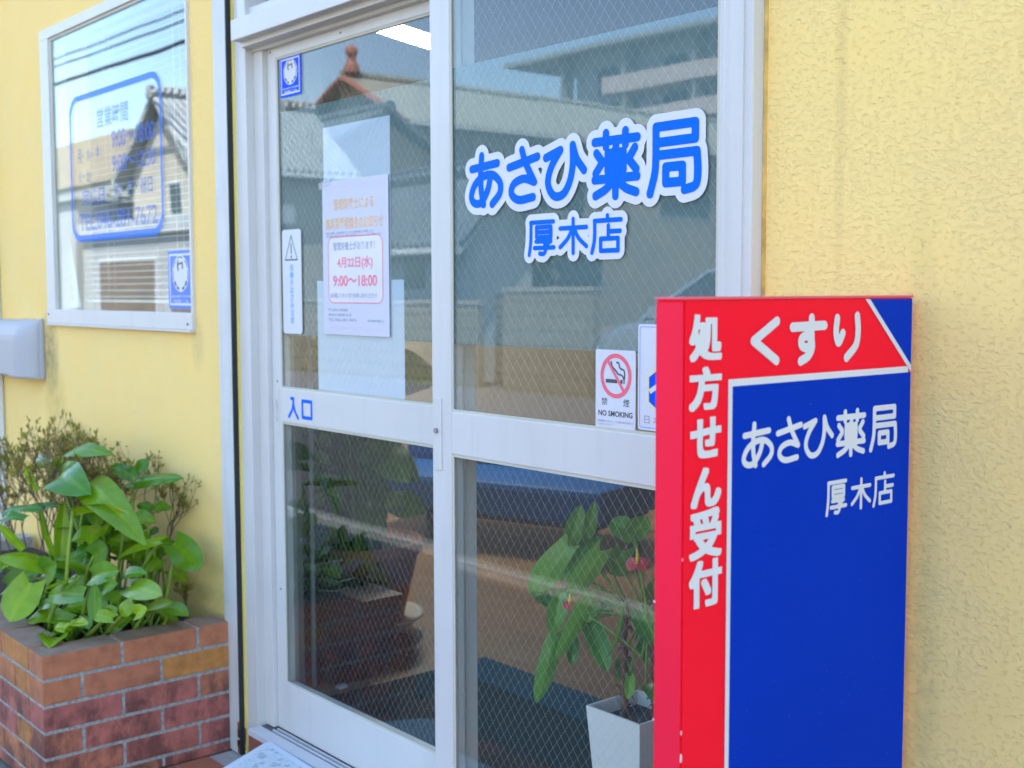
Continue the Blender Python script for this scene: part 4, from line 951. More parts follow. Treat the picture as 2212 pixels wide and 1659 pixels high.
# left potted plant in its black rack
TER = pmat('terracotta', (.33, .11, .055), .8, .15, 14)
pt = thing('potted_monstera', (-.63, .70, FZ), 'big leafy plant in a terracotta pot standing inside the left pane', 'potted plant')
c = (-.63, .70, FZ)
MB().lathe([(.001, .0), (.13, .0), (.145, .015), (.195, .06), (.205, .065), (.205, .075), (.19, .07), (.001, .03)], c, 36).build('saucer', pmat('cream saucer', (.62, .60, .52), .5), pt, True)
MB().lathe([(.001, .03), (.13, .03), (.19, .29), (.205, .295), (.207, .335), (.195, .335), (.185, .30), (.001, .30)], c, 36).build('pot', TER, pt, True)
MB().lathe([(.001, .30), (.186, .302)], c, 24).build('soil', pmat('pot soil', (.03, .024, .018), .95), pt)
POT = pmat('house plant leaf', (.14, .25, .045), .45, .15, 20, trans=.25, tone=[(.5, .7, .8), (1, 1, 1), (1.8, 1.5, .8)])
lf, stt = MB(), MB(); lf.smooth = stt.smooth = True; rg = random.Random(21)
for i in range(34):
    a = rg.uniform(0, 6.28); hh = rg.uniform(.12, .80); rr = rg.uniform(.03, .17)
    ro = Vector((c[0]+rg.uniform(-.06, .06), c[1]+rg.uniform(-.06, .06), FZ+.30)); b_ = ro+Vector((math.cos(a)*rr, math.sin(a)*rr*.8, hh))
    l = rg.uniform(.10, .2); t_ = b_+Vector((math.cos(a)*l, math.sin(a)*l, rg.uniform(-.13, .02)))
    stalk(stt, ro, b_, .006, .004, (math.cos(a)*.03, 0, .03), rg.random()); leaf(lf, b_, t_, l*rg.uniform(.55, .85), (.5*math.cos(a)+.4, -.5, .8), sag=.12, fold=rg.uniform(-.3, .2), wave=.08, lobes=.2, tone=rg.random(), nl=8, nw=4)
b_ = at(800, 985, .60); stalk(stt, (c[0], c[1], FZ+.3), at(735, 985, .62), .007, .004, (0, 0, .05), .9)
leaf(lf, at(790, 955, .6), at(885, 1040, .58), .14, (.7, -.5, .5), sag=.12, fold=-.1, wave=.05, tone=.6)
lf.build('foliage', POT, pt); stt.build('stems', STK, pt)
BLK = pmat('black plastic', (.018, .017, .022), .45, .15, 8)
rk = thing('black_planter_rack', (-.28, .38, .2), 'black slatted plastic tub in front of the terracotta pot', 'tub')
for k in range(5): 
    z0 = .175+.038*k; MB().box(-.49, -.055-.006*(4-k), .315, .455, z0+.03, z0+.060, .006).build('slat', BLK, rk)
B(-.48, -.075, .325, .445, .2015, .39).build('tub_body', pmat('black tub', (.012, .012, .015), .6), rk)
B(-.50, -.045, .31, .46, .392, .412, .005).build('rim', BLK, rk)
bx = thing('black_shoe_box', (-.35, .37, FZ), 'low black box on the wood floor below the black slatted tub', 'box')
B(-.50, -.19, .30, .44, FZ+.0005, .18, .008).build('box_body', pmat('dark maroon box', (.03, .016, .02), .5), bx); B(-.505, -.185, .298, .442, .1805, .20, .004).build('lid', BLK, bx)
B(-.184, -.16, .30, .33, FZ+.0005, FZ+.01, .002).build('white_foot', pmat('white foot', (.7, .7, .7), .5), bx)
ps = thing('steel_stand', (-.24, .26, FZ), 'thin upright steel pole with wire hooks just inside the left pane', 'stand')
MB().tube([(-.242, .262, FZ), (-.242, .262, 1.9)], .0075, 10).build('pole', pmat('brushed pole', (.55, .57, .60), .35, metal=.5), ps)
wr = MB()
for z, dx in ((.42, .10), (.455, .13), (.50, .07)):
    wr.tube([(-.235, .262, z), (-.235+dx, .27, z+.012), (-.235+dx, .32, z+.014)], .0024, 5); wr.tube([(-.25, .262, z), (-.30, .25, z-.02)], .0024, 5)
wr.build('wire_hook', pmat('chrome wire', (.75, .76, .78), .25, metal=.8), ps)
# pole vine at the left edge
vn = thing('climbing_vine', (-.33, .36, FZ+.3), 'dark trailing vine hanging behind the steel pole at the left of the lower left pane', 'plant')
vl, vs_ = MB(), MB(); rg = random.Random(4)
for q in range(5):
    x0, y0 = -.30-.05*q, .34+.03*q; pts = [(x0+rg.uniform(-.02, .02), y0+rg.uniform(-.02, .02), 1.75-.15*k) for k in range(10)]; vs_.tube(pts, .003, 5)
    for p in pts:
        for k in range(3):
            a = rg.uniform(0, 6.28); b_ = Vector(p)+Vector((0, 0, rg.uniform(-.07, .07))); leaf(vl, b_, b_+Vector((math.cos(a)*.06, math.sin(a)*.06, -.03)), .035, (.5, -.5, .7), tone=rg.random(), nl=6, nw=3)
vl.build('foliage', POT, vn); vs_.build('stems', pmat('vine stem', (.06, .05, .03), .8), vn)
# anthurium in a white square pot
WP = pmat('white ceramic pot', (.78, .77, .74), .35, .03)
an = thing('potted_anthurium', (1.15, .21, FZ), 'red flowered anthurium in a white square pot standing inside the right pane', 'potted plant')
def frus(z0, z1, h0, h1, cx=1.165, cy=.212, tw=0.):
    return [(cx+s*(h0), cy+t*h0, z0) for s, t in ((-1, -1), (1, -1), (1, 1), (-1, 1))]+[(cx+s*h1, cy+t*h1, z1) for s, t in ((-1, -1), (1, -1), (1, 1), (-1, 1))]
pm = MB(); q = frus(FZ+.0095, .44, .056, .0785)+frus(.44, .43, .0735, .0735)
q2 = frus(.44, .405, .0735, .072)
pm.add(frus(FZ+.0095, .44, .056, .0785), [(3, 2, 1, 0), (0, 1, 5, 4), (1, 2, 6, 5), (2, 3, 7, 6), (3, 0, 4, 7)])
o8 = frus(.44, .44, .0785, .0785)[:4]; i8 = frus(.44, .405, .0735, .072)
pm.add(o8+i8[:4]+i8[4:], [(i, (i+1) % 4, 4+(i+1) % 4, 4+i) for i in range(4)]+[(4+i, 4+(i+1) % 4, 8+(i+1) % 4, 8+i) for i in range(4)])
pm.build('pot', WP, an)
MB().add(frus(.41, .41, .0725, .0725)[:4], [(0, 1, 2, 3)]).build('soil', pmat('gravel soil', (.06, .06, .06), .9, .5, 160, .004, 200), an)
AL = pmat('anthurium leaf', (.075, .25, .03), .3, .1, 14, .0005, 60, trans=.25, tone=[(.6, .75, .8), (1, 1, 1), (2.2, 1.45, .9), (3.6, 2.2, 1.6)])
def ca(x, y): return (2050+x/1.58)*.54, (1950+y/1.58)*.54
def AA(x, y, d): return at(*ca(x, y), d)
lf, stt, tr2 = MB(), MB(), MB(); lf.smooth = stt.smooth = tr2.smooth = True
for (bx_, by_, bd), (tx_, ty_, td), w_, nr, tone, kw in [
    ((355, 370, .16), (105, 672, .12), .105, (.75, -.5, .4), .30, dict(sag=.10, fold=-.12)),
    ((350, 385, .20), (430, 110, .22), .075, (.85, -.5, .1), .12, dict(sag=.03)),
    ((470, 330, .22), (515, 85, .23), .05, (.85, -.5, .1), .10, dict(sag=.03, fold=.3)),
    ((350, 580, .15), (575, 310, .16), .055, (.2, .4, .9), .98, dict(sag=.22, fold=-.4)),
    ((560, 400, .15), (345, 690, .13), .085, (.85, -.45, .25), .28, dict(sag=.08, fold=-.15)),
    ((300, 660, .14), (250, 920, .12), .075, (.85, -.5, .2), .30, dict(sag=.05)),
    ((480, 670, .13), (270, 1100, .10), .055, (.85, -.5, .2), .36, dict(sag=.06, fold=-.2)),
    ((270, 930, .11), (150, 1365, .08), .072, (.85, -.5, .15), .20, dict(sag=.07, fold=-.3)),
    ((750, 300, .24), (625, 205, .24), .085, (.8, -.55, .2), .10, dict(sag=.02, lobes=.3)),
    ((760, 290, .24), (850, 180, .24), .085, (.8, -.55, .2), .10, dict(sag=.02, lobes=.3)),
    ((700, 400, .25), (640, 560, .25), .09, (.8, -.55, .2), .08, dict(lobes=.3)),
    ((700, 740, .18), (590, 1085, .15), .04, (.6, .3, .6), .80, dict(sag=.12, fold=-.4)),
    ((490, 860, .2), (600, 1165, .18), .085, (.85, -.5, .2), .18, dict(sag=.06)),
    ((800, 780, .2), (905, 1010, .17), .09, (.85, -.5, .2), .14, dict(sag=.06)),
    ((870, 700, .22), (910, 560, .2), .08, (.85, -.5, .2), .10, dict()),
    ((840, 1260, .18), (910, 1380, .14), .055, (.85, -.5, .3), .2, dict()),
    ((740, 1190, .2), (725, 1340, .18), .04, (.85, -.5, .3), .66, dict()),
    ((700, 1100, .24), (690, 1230, .23), .07, (.85, -.5, .3), .05, dict()),
    ((380, 960, .22), (370, 1130, .2), .05, (.85, -.5, .3), .05, dict()),
    ((520, 720, .22), (470, 850, .2), .06, (.7, -.5, .5), .55, dict()),
    ((160, 660, .18), (230, 760, .16), .06, (.8, -.5, .3), .05, dict()),
    ((560, 780, .26), (640, 700, .26), .06, (.8, -.5, .3), .03, dict()), ((830, 930, .24), (860, 1120, .22), .08, (.8, -.5, .3), .06, dict())]:
    b_, t_ = AA(bx_, by_, bd), AA(tx_, ty_, td); leaf(lf, b_, t_, w_*.60, nr, tone=min(1, tone+.12), **kw)
    top = Vector((1.14 if bx_ < 500 else 1.19, .215, .62)); stalk(stt, top, b_, .003, .002, (0, 0, .03), .3)
lf.build('foliage', AL, an); stt.build('stems', STK, an)
rg = random.Random(5)
for (x0, y0, x1, y1) in ((1.132, .20, 1.135, .66), (1.20, .225, 1.19, .68), (1.18, .25, 1.20, .66)):
    pts = [Vector((x0+(x1-x0)*t/12+rg.uniform(-.004, .004), y0+rg.uniform(-.003, .003), .41+(y1-.41)*t/12)) for t in range(13)]
    tr2.tube(pts, [.007+rg.uniform(-.001, .002) for _ in pts], 7)
    for p in pts:
        for k in range(3):
            a = rg.uniform(0, 6.28); tr2.tube([p, p+Vector((math.cos(a)*.014, math.sin(a)*.014, .010)), p+Vector((math.cos(a)*.02, math.sin(a)*.02, .0))], [.003, .0022, .0008], 4)
tr2.build('woody_stems', pmat('scaly brown stem', (.16, .075, .04), .9, .35, 60), an)
RF = pmat('red spathe', (.55, .02, .03), .25, .1, trans=.15); YS = pmat('yellow spadix', (.75, .48, .04), .6)
for (cx_, cy_, d, sc, two) in ((790, 480, .17, .62, True), (365, 735, .13, .4, False)):
    p = AA(cx_, cy_, d); f1 = MB(); f1.smooth = True
    leaf(f1, p, p+Vector((-.035*sc, -.02*sc, -.008)), .045*sc, (.7, -.5, .5), fold=.1, lobes=.3, nl=8, nw=4)
    if two: leaf(f1, p+Vector((.003, 0, 0)), p+Vector((.022, .012, -.003)), .029, (.7, -.5, .5), fold=.1, lobes=.3, nl=8, nw=4)
    f1.build('flower', RF, an); f1 = MB(); f1.smooth = True; f1.tube([p, p+Vector((.002, -.002, .02*sc)), p+Vector((.002, -.003, .045*sc+.004))], [.004, .004, .0018], 8); f1.build('spadix', YS, an)
    f1 = MB(); stalk(f1, (1.175, .21, .55), p, .003, .0022, (.02, 0, 0), .7); f1.build('flower_stem', STK, an)
# ceiling lamp
LP0, LP1 = atz(815, 60, 2.56), atz(975, 112, 2.56)
lp = thing('ceiling_lamp', tuple((LP0+LP1)/2), 'lit white fluorescent tube lamp on the ceiling seen at the top of the left pane', 'lamp')
dl = (LP1-LP0).normalized(); nl_ = Vector((-dl.y, dl.x, 0))
def lbox(a0, a1, hw, z0, z1):
    v = [LP0+dl*a+nl_*s*hw for a in (a0, a1) for s in (-1, 1)]
    return MB().add([(p.x, p.y, z) for p in v for z in (z0, z1)], [(0, 1, 3, 2), (4, 6, 7, 5), (0, 4, 5, 1), (2, 3, 7, 6), (0, 2, 6, 4), (1, 5, 7, 3)])
Ll = (LP1-LP0).length
lbox(-.02, Ll+.02, .10, 2.575, 2.618).build('fixture', pmat('lamp fixture', (.5, .5, .5), .5), lp)
v = [LP0+dl*a+nl_*c for a, c in ((0, -.09), (Ll, -.09), (Ll, .09), (0, .09))]
MB().add([(p.x, p.y, 2.573) for p in v], [(0, 1, 2, 3)]).build('tube', emit_mat('lit tube', (1, .96, .90), 22), lp)
fill_lp = lp.copy(); COL.objects.link(fill_lp); fill_lp.location = (.6, 1.3, 2.56); lp['group'] = fill_lp['group'] = 'ceiling lamps of the waiting room'  # added lamp out of view, brightens the floor and sofa
fill_lp['label'] = 'added lit fill lamp out of view on the ceiling above the door mat'
bpy.context.view_layer.update()
for c_o in list(lp.children):
    c2 = c_o.copy(); COL.objects.link(c2); c2.parent = fill_lp
# dispensary behind the window
wd = pmat('brown cabinet wood', (.34, .20, .10), .5, .15, 6)
sh = thing('dispensary_cabinet', (-2.7, .8, FZ), 'brown wooden cabinet with white shelf edges behind the side window', 'cabinet')
B(-3.3, -2.1, .62, .98, FZ, 1.62, .004).build('cabinet_body', wd, sh)
for z in (1.30, 1.50): B(-3.3, -2.09, .605, .6195, z, z+.02).build('shelf_edge', pmat('white edge', (.7, .7, .68), .5), sh)
ct = thing('white_counter', (-1.2, .7, FZ), 'white counter top on a pale panel behind the side window blind', 'counter')
B(-2.08, -.75, .45, .85, 1.21, 1.235, .003).build('counter_top', pmat('counter white', (.72, .72, .70), .4), ct); B(-2.07, -.77, .47, .83, FZ, 1.21).build('front_board', pmat('counter board', (.45, .38, .28), .6), ct)
for i, (x, y, w_, h_, col, nm_) in enumerate(((-1.75, .6, .12, .16, (.65, .66, .68), 'white carton'), (-1.45, .62, .10, .22, (.25, .38, .55), 'bluish carton'), (-1.15, .58, .16, .12, (.55, .30, .24), 'reddish carton'), (-1.99, .6, .14, .20, (.5, .47, .4), 'beige carton'))):
    tag(MB().box(x, x+w_, y, y+.1, 1.2355, 1.2355+h_, .003).build('medicine_carton', pmat(nm_, col, .6)), nm_+' standing on the white counter behind the side window', 'carton', 'cartons on the counter')
bn_ = thing('window_banner', (-1.40, .05, 1.28), 'narrow white strip with vertical lettering leaning in the left corner of the side window', 'banner')
mB = lambda a, b, d=0.: (a, .045-d, b)
pb = [at(*p, .045) for p in ((130, 663), (128, 520), (141, 509), (152, 520), (176, 664))]; pb2 = [(p.x, p.z) for p in pb]
sheet(pb2, mB, 0, .002).build('strip', pmat('pale strip', (.66, .72, .72), .6), bn_)
for i, chh in enumerate('OKで実施中'):
    tt = (i+.5)/6.3; p = at(140+20*tt, 528+133*tt, .045); 
    v, f = font_mesh(chh); mn, mx = v.min(0), v.max(0); v = (v-mn)/(mx-mn)-.5
    if i < 2: v = np.stack([v[:, 1], -v[:, 0]], 1)
    MB().add([mB(p.x+a*.045+.005, p.z+b*.030, .003) for a, b in v], f).build('character', INKG, bn_)

# =================================================================== ACROSS THE STREET (seen mirrored in the panes)
def roofmat(name, col, sc=3.6):
    m = pmat(name, col, .7, .15, 3); nt = m.node_tree; L = nt.links.new
    tc = NN(nt, 'ShaderNodeTexCoord'); w_ = NN(nt, 'ShaderNodeTexWave'); w_.inputs['Scale'].default_value = sc; w_.bands_direction = 'DIAGONAL'; w_.inputs['Distortion'].default_value = .2
    L(tc.outputs['Object'], w_.inputs['Vector']); bp = NN(nt, 'ShaderNodeBump'); bp.inputs['Distance'].default_value = .05; L(w_.outputs['Fac'], bp.inputs['Height']); L(bp.outputs[0], nt.nodes['Principled BSDF'].inputs['Normal']); return m
CREAM = pmat('cream render', (.42, .36, .27), .9, .08, 1.2); BEIGE = pmat('beige siding', (.33, .30, .235), .9, .08, 1.5)
GREYW = pmat('grey siding', (.46, .48, .48), .9, .08, 1.5); PALE = pmat('pale wall', (.38, .38, .37), .9, .06, 1.2)
TILED = roofmat('dark roof tiles', (.14, .17, .19)); TILEB = roofmat('pale metal roof', (.42, .43, .36)); WINM = pmat('dark window glass', (.03, .045, .055), .1, .1, 2)
FRM = pmat('window frame grey', (.55, .56, .57), .5); RIDGE = pmat('reddish ridge tile', (.42, .17, .12), .7)
def house(name, x0, x1, y0, y1, eave, ridge, axis, wall, roof, label, wins=(), ov=.5, cat='house', finial=False):
    t = thing(name, ((x0+x1)/2, (y0+y1)/2, -.03), label, cat)
    wl = MB(); wl.box(x0, x1, y0, y1, -.03, eave)
    if axis == 'y':
        xm = (x0+x1)/2
        for yy in (y0, y1): pass
        wl.prism([(x0, eave+.001), (x1, eave+.001), (xm, ridge-.15)], lambda a, b, d: (a, d, b), y0, y1)
    else:
        ym = (y0+y1)/2; wl.prism([(y0, eave+.001), (y1, eave+.001), (ym, ridge-.15)], lambda a, b, d: (d, a, b), x0, x1)
    wl.build('wall', wall, t)
    rf = MB(); th = .16
    if axis == 'y':
        s = (ridge-eave)/((x1-x0)/2); lo = eave-s*ov
        for sg_ in (-1, 1):
            xe = xm+sg_*((x1-x0)/2+ov); rf.prism([(xe, lo), (xm, ridge), (xm, ridge+th), (xe, lo+th)], lambda a, b, d: (a, d, b), y0-ov, y1+ov)
        r_ = rf.build('roof', roof, t); MB().tube([(xm, y0-ov-.05, ridge+th), (xm, y1+ov+.05, ridge+th)], .17, 8).build('ridge_tiles', roof, r_)
        if finial:
            MB().lathe([(.001, 0), (.30, 0), (.26, .25), (.16, .4), (.13, .55), (.22, .65), (.22, .8), (.10, .95), (.001, 1.0)], (xm+.2, y1+ov-.2, ridge+.2), 12).build('finial', RIDGE, r_)
            for sg_ in (-1, 1):
                xe = xm+sg_*((x1-x0)/2+ov); s0 = Vector((xe, y1+ov+.03, lo+.05)); s1_ = Vector((xm, y1+ov+.03, ridge+.05)); MB().tube([s0, s1_], .12, 6).build('barge_board', RIDGE, r_)
    else:
        s = (ridge-eave)/((y1-y0)/2); lo = eave-s*ov
        for sg_ in (-1, 1):
            ye = ym+sg_*((y1-y0)/2+ov); rf.prism([(ye, lo), (ym, ridge), (ym, ridge+th), (ye, lo+th)], lambda a, b, d: (d, a, b), x0-ov, x1+ov)
        r_ = rf.build('roof', roof, t); MB().tube([(x0-ov-.05, ym, ridge+th), (x1+ov+.05, ym, ridge+th)], .17, 8).build('ridge_tiles', roof, r_)
    if axis == 'y':
        for sg_ in (-1, 1):
            xe = xm+sg_*((x1-x0)/2+ov+.06); MB().tube([(xe, y0-ov, lo+.02), (xe, y1+ov, lo+.02)], .06, 6).build('gutter', FRM, r_)
        MB().tube([(x1+.07, y1-.3, 0), (x1+.07, y1-.3, lo)], .045, 6).build('downpipe', FRM, t)
    else:
        MB().tube([(x0-ov, y1+ov+.06, lo+.02), (x1+ov, y1+ov+.06, lo+.02)], .06, 6).build('gutter', FRM, r_); MB().tube([(x1-.3, y1+.07, 0), (x1-.3, y1+.07, lo)], .045, 6).build('downpipe', FRM, t)
    for (side, a0, a1, z0, z1) in wins:
        if side == 'f': wbox = (a0, a1, y1-.02, y1+.03, z0, z1); g = (a0+.06, a1-.06, y1+.03, y1+.035, z0+.06, z1-.06)
        else: wbox = (x1-.02, x1+.03, a0, a1, z0, z1); g = (x1+.03, x1+.035, a0+.06, a1-.06, z0+.06, z1-.06)
        f_ = B(*wbox).build('window', FRM, t); B(*g).build('pane', WINM, f_)
    return t
house('gable_house', -37.2, -30.2, -44, -22, 7.0, 8.75, 'y', pmat('weathered cream wall', (.33, .30, .23), .9, .1, 1.2), TILEB, 'cream gable house with a red ridge finial, mirrored in the sliding door', [('f', -36.2, -34.8, 4.6, 5.9), ('f', -33.2, -31.6, 4.4, 5.8), ('r', -30, -27, 4.2, 5.6), ('r', -37, -34, 4.2, 5.6), ('r', -25, -23.4, 1.4, 3.0), ('r', -31, -28.5, 1.2, 3.0), ('r', -42, -39, 4.2, 5.6), ('f', -36.0, -33.6, .2, 2.4)], ov=.45, finial=True)
house('dark_roof_house', -36.5, -26.6, -20.3, -16.4, 5.35, 6.45, 'x', CREAM, TILED, 'cream house with a long dark tiled roof, mirrored left of the notice poster', [('f', -28.3, -27.3, 3.0, 4.4), ('f', -33, -31, 2.6, 4.2)], ov=.45)
house('tiled_gate_house', -14.4, -11.6, -11.1, -9.75, 2.30, 3.05, 'x', GREYW, TILED, 'small gate lodge with a dark curved tile roof behind the block wall', [('f', -13.4, -12.6, 1.3, 2.0)], ov=.35, cat='lodge')
house('grey_roof_house', -31.5, -20.2, -12.4, -9.6, 4.55, 5.85, 'y', BEIGE, TILED, 'tall beige house with a dark roof and drainpipe, mirrored at the right of the side window', [('r', -11.6, -10.6, 2.9, 4.0), ('f', -24, -22.6, 3.2, 4.4)], ov=.5) if False else \
house('grey_roof_house', -24.0, -20.6, -13.2, -9.8, 4.05, 5.45, 'y', pmat('pale siding', (.48, .44, .36), .9, .08, 1.5), roofmat('grey slate roof', (.36, .38, .38)), 'tall beige house with a dark roof, mirrored at the right of the side window', [('f', -22.0, -21.3, 2.7, 3.7), ('r', -11.6, -10.6, 2.8, 3.7)], ov=.28)
def flat(name, x0, x1, y0, y1, h, mat, label, cat='building', wins=(), para=.3, pm=None, pm2=None):
    t = thing(name, ((x0+x1)/2, (y0+y1)/2, -.03), label, cat); B(x0, x1, y0, y1, -.03, h).build('wall', mat, t)
    B(x0-.12, x1+.12, y0-.12, y1+.12, h+.002, h+para).build('roof', pm or mat, t)
    for a0, a1, z0, z1 in wins:
        f_ = B(a0, a1, y1-.02, y1+.04, z0, z1).build('window', FRM, t); B(a0+.08, a1-.08, y1+.04, y1+.045, z0+.08, z1-.08).build('pane', pm2 or WINM, f_)
    return t
flat('corner_shop', -70, -47, -32, -19.5, 6.2, PALE, 'low flat roofed shop with a cream fascia, mirrored at the left of the side window', wins=[(-60, -56, 3.4, 5.2), (-54, -50, 3.4, 5.2)], para=2.0, pm=CREAM)
flat('white_shed', -29.8, -25.9, -12.5, -9.2, 3.5, pmat('white sheet wall', (.42, .43, .44), .7, .03), 'plain white box shed beside the beige house, mirrored in the side window', cat='shed', para=.08)
flat('roadside_garage', -25.6, -17.0, -9.7, -9.25, 2.55, PALE, 'long low pale garage front with brown shutters below the beige house', cat='garage', wins=[(-24.6, -21.4, .1, 2.1), (-20.8, -18.4, .1, 2.1)], para=.35, pm=GREYW, pm2=pmat('brown shutter', (.20, .15, .11), .6, .2, 3))
# apartment block
ap = thing('apartment_block', (-30, -72, -.03), 'long grey apartment block with stacked pinkish balcony parapets, mirrored in the right pane', 'building')
AX0, AX1, AY = -72.0, 30.0, -66.0
B(AX0+1.5, AX1, AY-14, AY-1.6, -.03, 20.2).build('wall', GREYW, ap)
B(AX0-5.5, AX1+1, AY-15, AY+.6, 20.2, 20.55).build('roof', pmat('roof slab grey', (.34, .35, .35), .9), ap)
PINK = pmat('pinkish parapet', (.62, .53, .49), .9, .05)
for k in range(7):
    zf = 17.95-2.72*k-1.2
    x0 = AX0 if k else AX0+6
    b_ = B(x0, AX1, AY-.15, AY, zf-.1, zf+1.15).build('balcony', PINK, ap); B(x0, AX1, AY-1.6, AY-.151, zf-.1, zf+.1).build('slab', PINK, b_)
    for i in range(14):
        xx = AX0+4+7*i; B(xx, xx+2.2, AY-1.6, AY-1.55, zf+.1, zf+2.2).build('window', WINM, ap)
wl = MB()
for i in range(15): wl.box(AX0+7*i+1, AX0+7*i+1.25, AY-1.55, AY-.152, 0, 20.19)
wl.build('party_walls', PALE, ap)
# block wall with gate recess, fence
CB_ = pmat('cream garden block', (.33, .28, .19), .9, .12, 8); nt = CB_.node_tree; L = nt.links.new
bs = nt.nodes['Principled BSDF']; s0 = bs.inputs['Base Color'].links[0].from_socket
bt = NN(nt, 'ShaderNodeTexBrick'); bt.inputs['Scale'].default_value = 1; bt.inputs['Brick Width'].default_value = .9; bt.inputs['Row Height'].default_value = .2; bt.inputs['Mortar Size'].default_value = .008
bt.inputs['Color1'].default_value = (1, 1, 1, 1); bt.inputs['Color2'].default_value = (.92, .92, .92, 1); bt.inputs['Mortar'].default_value = (.35, .33, .3, 1)
tc = NN(nt, 'ShaderNodeTexCoord'); mp_ = NN(nt, 'ShaderNodeMapping'); mp_.inputs['Rotation'].default_value = (R(90), 0, 0); L(tc.outputs['Object'], mp_.inputs[0]); L(mp_.outputs[0], bt.inputs['Vector'])
x = NN(nt, 'ShaderNodeMix', data_type='RGBA', blend_type='MULTIPLY'); x.inputs[0].default_value = 1; L(s0, x.inputs[6]); L(bt.outputs[0], x.inputs[7]); L(x.outputs[2], bs.inputs['Base Color'])
def bwall(name, x0, x1, y, h, label):
    t = thing(name, ((x0+x1)/2, y, -.03), label, 'wall'); B(x0, x1, y-.12, y, -.03, h).build('wall_blocks', CB_, t); B(x0-.02, x1+.02, y-.14, y+.02, h+.002, h+.06).build('coping', pmat('coping', (.42, .38, .30), .9), t)
    return t
bwall('block_wall', -9.80, -8.02, -9.0, 1.33, 'short cream garden block wall right of the slatted gate across the street')
bwall('block_wall.001', -16.9, -10.38, -9.0, 1.15, 'long cream garden block wall left of the slatted gate across the street')
gt = thing('garden_gate', (-10.1, -9.3, -.03), 'brown slatted gate set back between the cream garden walls', 'gate')
g_ = MB()
for k in range(9): g_.box(-10.36, -9.82, -9.33, -9.30, .05+.135*k, .15+.135*k)
g_.build('slats', pmat('brown gate slat', (.20, .16, .09), .7, .2, 5), gt); B(-10.37, -9.81, -9.36, -9.334, 0, 1.3).build('gate_frame', DARK, gt)
fn = thing('picket_fence', (-4, -11, -.03), 'grey metal picket fence behind the silver car', 'fence')
f_ = MB()
for i in range(70): f_.box(-8.0+.14*i, -8.0+.14*i+.05, -11.03, -11.0, .3, 1.35)
f_.build('pickets', FRM, fn); B(-8, 2, -11.06, -11.031, 1.2, 1.27).box(-8, 2, -11.06, -11.031, .4, .47).build('rail', FRM, fn); B(-8, 2, -11.15, -11.07, -.03, .3).build('fence_base', PALE, fn)
# street trees and shrubs
TL = pmat('street tree leaf', (.05, .10, .03), .6, .2, 8, trans=.2, tone=[(.5, .6, .6), (1, 1, 1), (1.6, 1.4, .9)]); BARK = pmat('bark', (.12, .09, .06), .9, .3, 20)
def tree(name, x, y, h, cr_, label, seed, n=900, lz=.22):
    rg = random.Random(seed); t = thing(name, (x, y, -.03), label, 'tree'); tk = MB(); tk.tube([(x, y, -.03), (x+.05, y, h*.4), (x, y+.05, h*.8)], [.11*h/4, .08*h/4, .03*h/4], 8); cl = MB()
    cs_ = []
    for k in range(16):
        a = rg.uniform(0, 6.28); rr = cr_*rg.uniform(.2, .8); p = Vector((x+math.cos(a)*rr, y+math.sin(a)*rr, h*rg.uniform(.55, .95))); cs_.append(p); tk.tube([(x, y, h*.45), p], [.03*h/4, .012*h/4], 5)
    for k in range(n):
        p = rg.choice(cs_)+Vector((rg.gauss(0, 1), rg.gauss(0, 1), rg.gauss(0, .8)))*cr_*.2; nrm = Vector((rg.gauss(0, 1), rg.gauss(0, 1), rg.gauss(0, 1))).normalized(); a = nrm.orthogonal().normalized(); b = nrm.cross(a); s_ = lz*rg.uniform(.5, 1)
        cl.add([p-a*s_, p+b*s_*.5, p+a*s_, p-b*s_*.5], [(0, 1, 2, 3)], rg.random())
    tk.build('trunk', BARK, t); cl.build('crown', TL, t)
tree('garden_tree', -12.6, -12.0, 2.7, .8, 'small round garden tree behind the slatted gate', 1, lz=.12)
tree('garden_tree.001', -14.6, -12.9, 2.3, .7, 'smaller garden tree behind the tiled gate lodge', 2, lz=.1)
tree('street_tree', -38, -18, 6.2, 2.6, 'tall street tree beside the pale corner shop', 3, n=1500)
tree('street_tree.001', -3, -14, 5.2, 2.2, 'broad tree behind the grey picket fence', 4, n=1500)
# utility poles and wires
def pole(name, x, y, label):
    t = thing(name, (x, y, -.03), label, 'pole'); MB().tube([(x, y, -.03), (x, y, 8.6)], [.16, .11], 14).build('pole_shaft', CONC, t); B(x-.06, x+.06, y-.8, y+.8, 7.9, 8.02).build('cross_arm', FRM, t)
pole('utility_pole', -33, -8.85, 'concrete utility pole at the far left of the opposite kerb'); pole('utility_pole.001', 6, -8.85, 'concrete utility pole on the opposite kerb near the parked car')
WM = pmat('black cable', (.02, .02, .022), .6)
for i, (z, y, sag, rad) in enumerate(((6.35, -8.9, .25, .045), (6.72, -8.75, .3, .022), (6.95, -9.0, .2, .02), (7.35, -8.6, .22, .03), (7.9, -9.3, .2, .016))):
    pts = [(-33+39*k/20, y, z-sag*4*(k/20)*(1-k/20)) for k in range(21)]
    o = MB().tube(pts, rad, 5).build('overhead_cable', WM); tag(o, ('thick lowest', 'thin second lowest', 'thin middle', 'heavier upper', 'thin topmost')[i]+' overhead cable strung between the utility poles across the street', 'cable', 'overhead cables along the street')
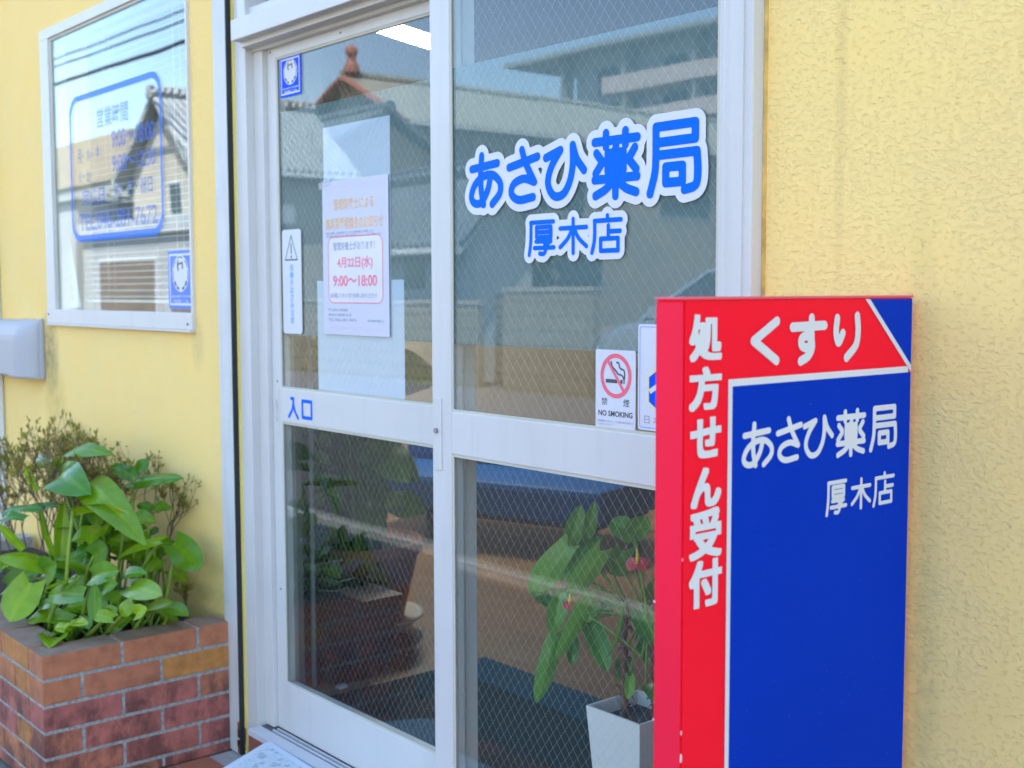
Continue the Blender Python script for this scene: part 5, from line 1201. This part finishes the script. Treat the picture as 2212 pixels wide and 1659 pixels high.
# silver car
car = thing('silver_car', (-3.9, -7.85, -.022), 'silver hatchback parked along the opposite kerb, mirrored low in the right pane', 'car')
SIL = pmat('silver car paint', (.55, .60, .66), .25, .03, 2, metal=.6, coat=.6); CG = pmat('car glass', (.02, .03, .035), .05); TY = pmat('tyre', (.015, .015, .016), .85); RIM = pmat('rim', (.5, .5, .52), .35, metal=.7)
X0 = -5.95; YC = -7.85
low = [(0, .28), (-.02, .68), (.08, .86), (.35, .98), (.65, 1.03), (3.3, 1.05), (3.42, .85), (3.44, .3), (3.1, .24), (.3, .22)]
def carslab(prof, w, inset, zc):
    mb = MB(); n = len(prof); secs = [(-1, inset), (-.93, 0), (.93, 0), (1, inset)]
    vs = []
    for s, ins in secs:
        for a, b in prof:
            vs.append((X0+a+(ins*(1 if a < 1.9 else -1)), YC+s*w/2, b-(ins*.6 if b > zc else 0)))
    fs = [(i*n+k, i*n+(k+1) % n, (i+1)*n+(k+1) % n, (i+1)*n+k) for i in range(3) for k in range(n)]+[tuple(range(n-1, -1, -1)), tuple(range(3*n, 4*n))]
    return mb.add(vs, fs)
carslab(low, 1.68, .07, .6).build('body', SIL, car)
def cabin(z0, z1, xa0, xa1, xb0, xb1, w0, w1):
    v = [(X0+xa0, YC-w0, z0), (X0+xb0, YC-w0, z0), (X0+xb0, YC+w0, z0), (X0+xa0, YC+w0, z0), (X0+xa1, YC-w1, z1), (X0+xb1, YC-w1, z1), (X0+xb1, YC+w1, z1), (X0+xa1, YC+w1, z1)]
    return MB().add(v, [(3, 2, 1, 0), (4, 5, 6, 7), (0, 1, 5, 4), (1, 2, 6, 5), (2, 3, 7, 6), (3, 0, 4, 7)])
cabin(1.03, 1.50, .55, 1.28, 3.3, 3.15, .76, .62).build('windows', CG, car); cabin(1.501, 1.58, 1.25, 1.45, 3.18, 3.05, .63, .56).build('roof', SIL, car)
pl_ = MB()
for sg_ in (-1, 1):
    for (a0, a1) in ((.57, 1.30), (2.05, 2.1), (3.28, 3.13)): pl_.tube([(X0+a0, YC+sg_*.765, 1.03), (X0+a1, YC+sg_*.625, 1.51)], .028, 5)
pl_.build('pillars', SIL, car)
for xx in (.62, 2.85):
    for sg_ in (-1, 1):
        yy = YC+sg_*.76; q = MB(); q.prism(ell(X0+xx, .28, .30, .30, 28), lambda a, b, d: (a, d, b), yy-.09, yy+.095); wh = q.build('wheel', TY, car)
        q = MB(); q.prism(ell(X0+xx, .28, .19, .19, 24), lambda a, b, d: (a, d, b), yy-.098, yy+.102); q.build('rim', RIM, wh)
for sg_ in (-1, 1):
    MB().box(X0-.035, X0+.2, YC+sg_*.62-.16, YC+sg_*.62+.16, .64, .76, .03).build('headlight', pmat('headlight', (.8, .82, .85), .1, coat=1), car)
B(X0-.045, X0+.02, YC-.6, YC+.6, .34, .52, .01).build('front_grille', DARK, car); B(X0+.85, X0+1.02, YC+.79, YC+.96, 1.05, 1.18, .02).build('wing_mirror', SIL, car)
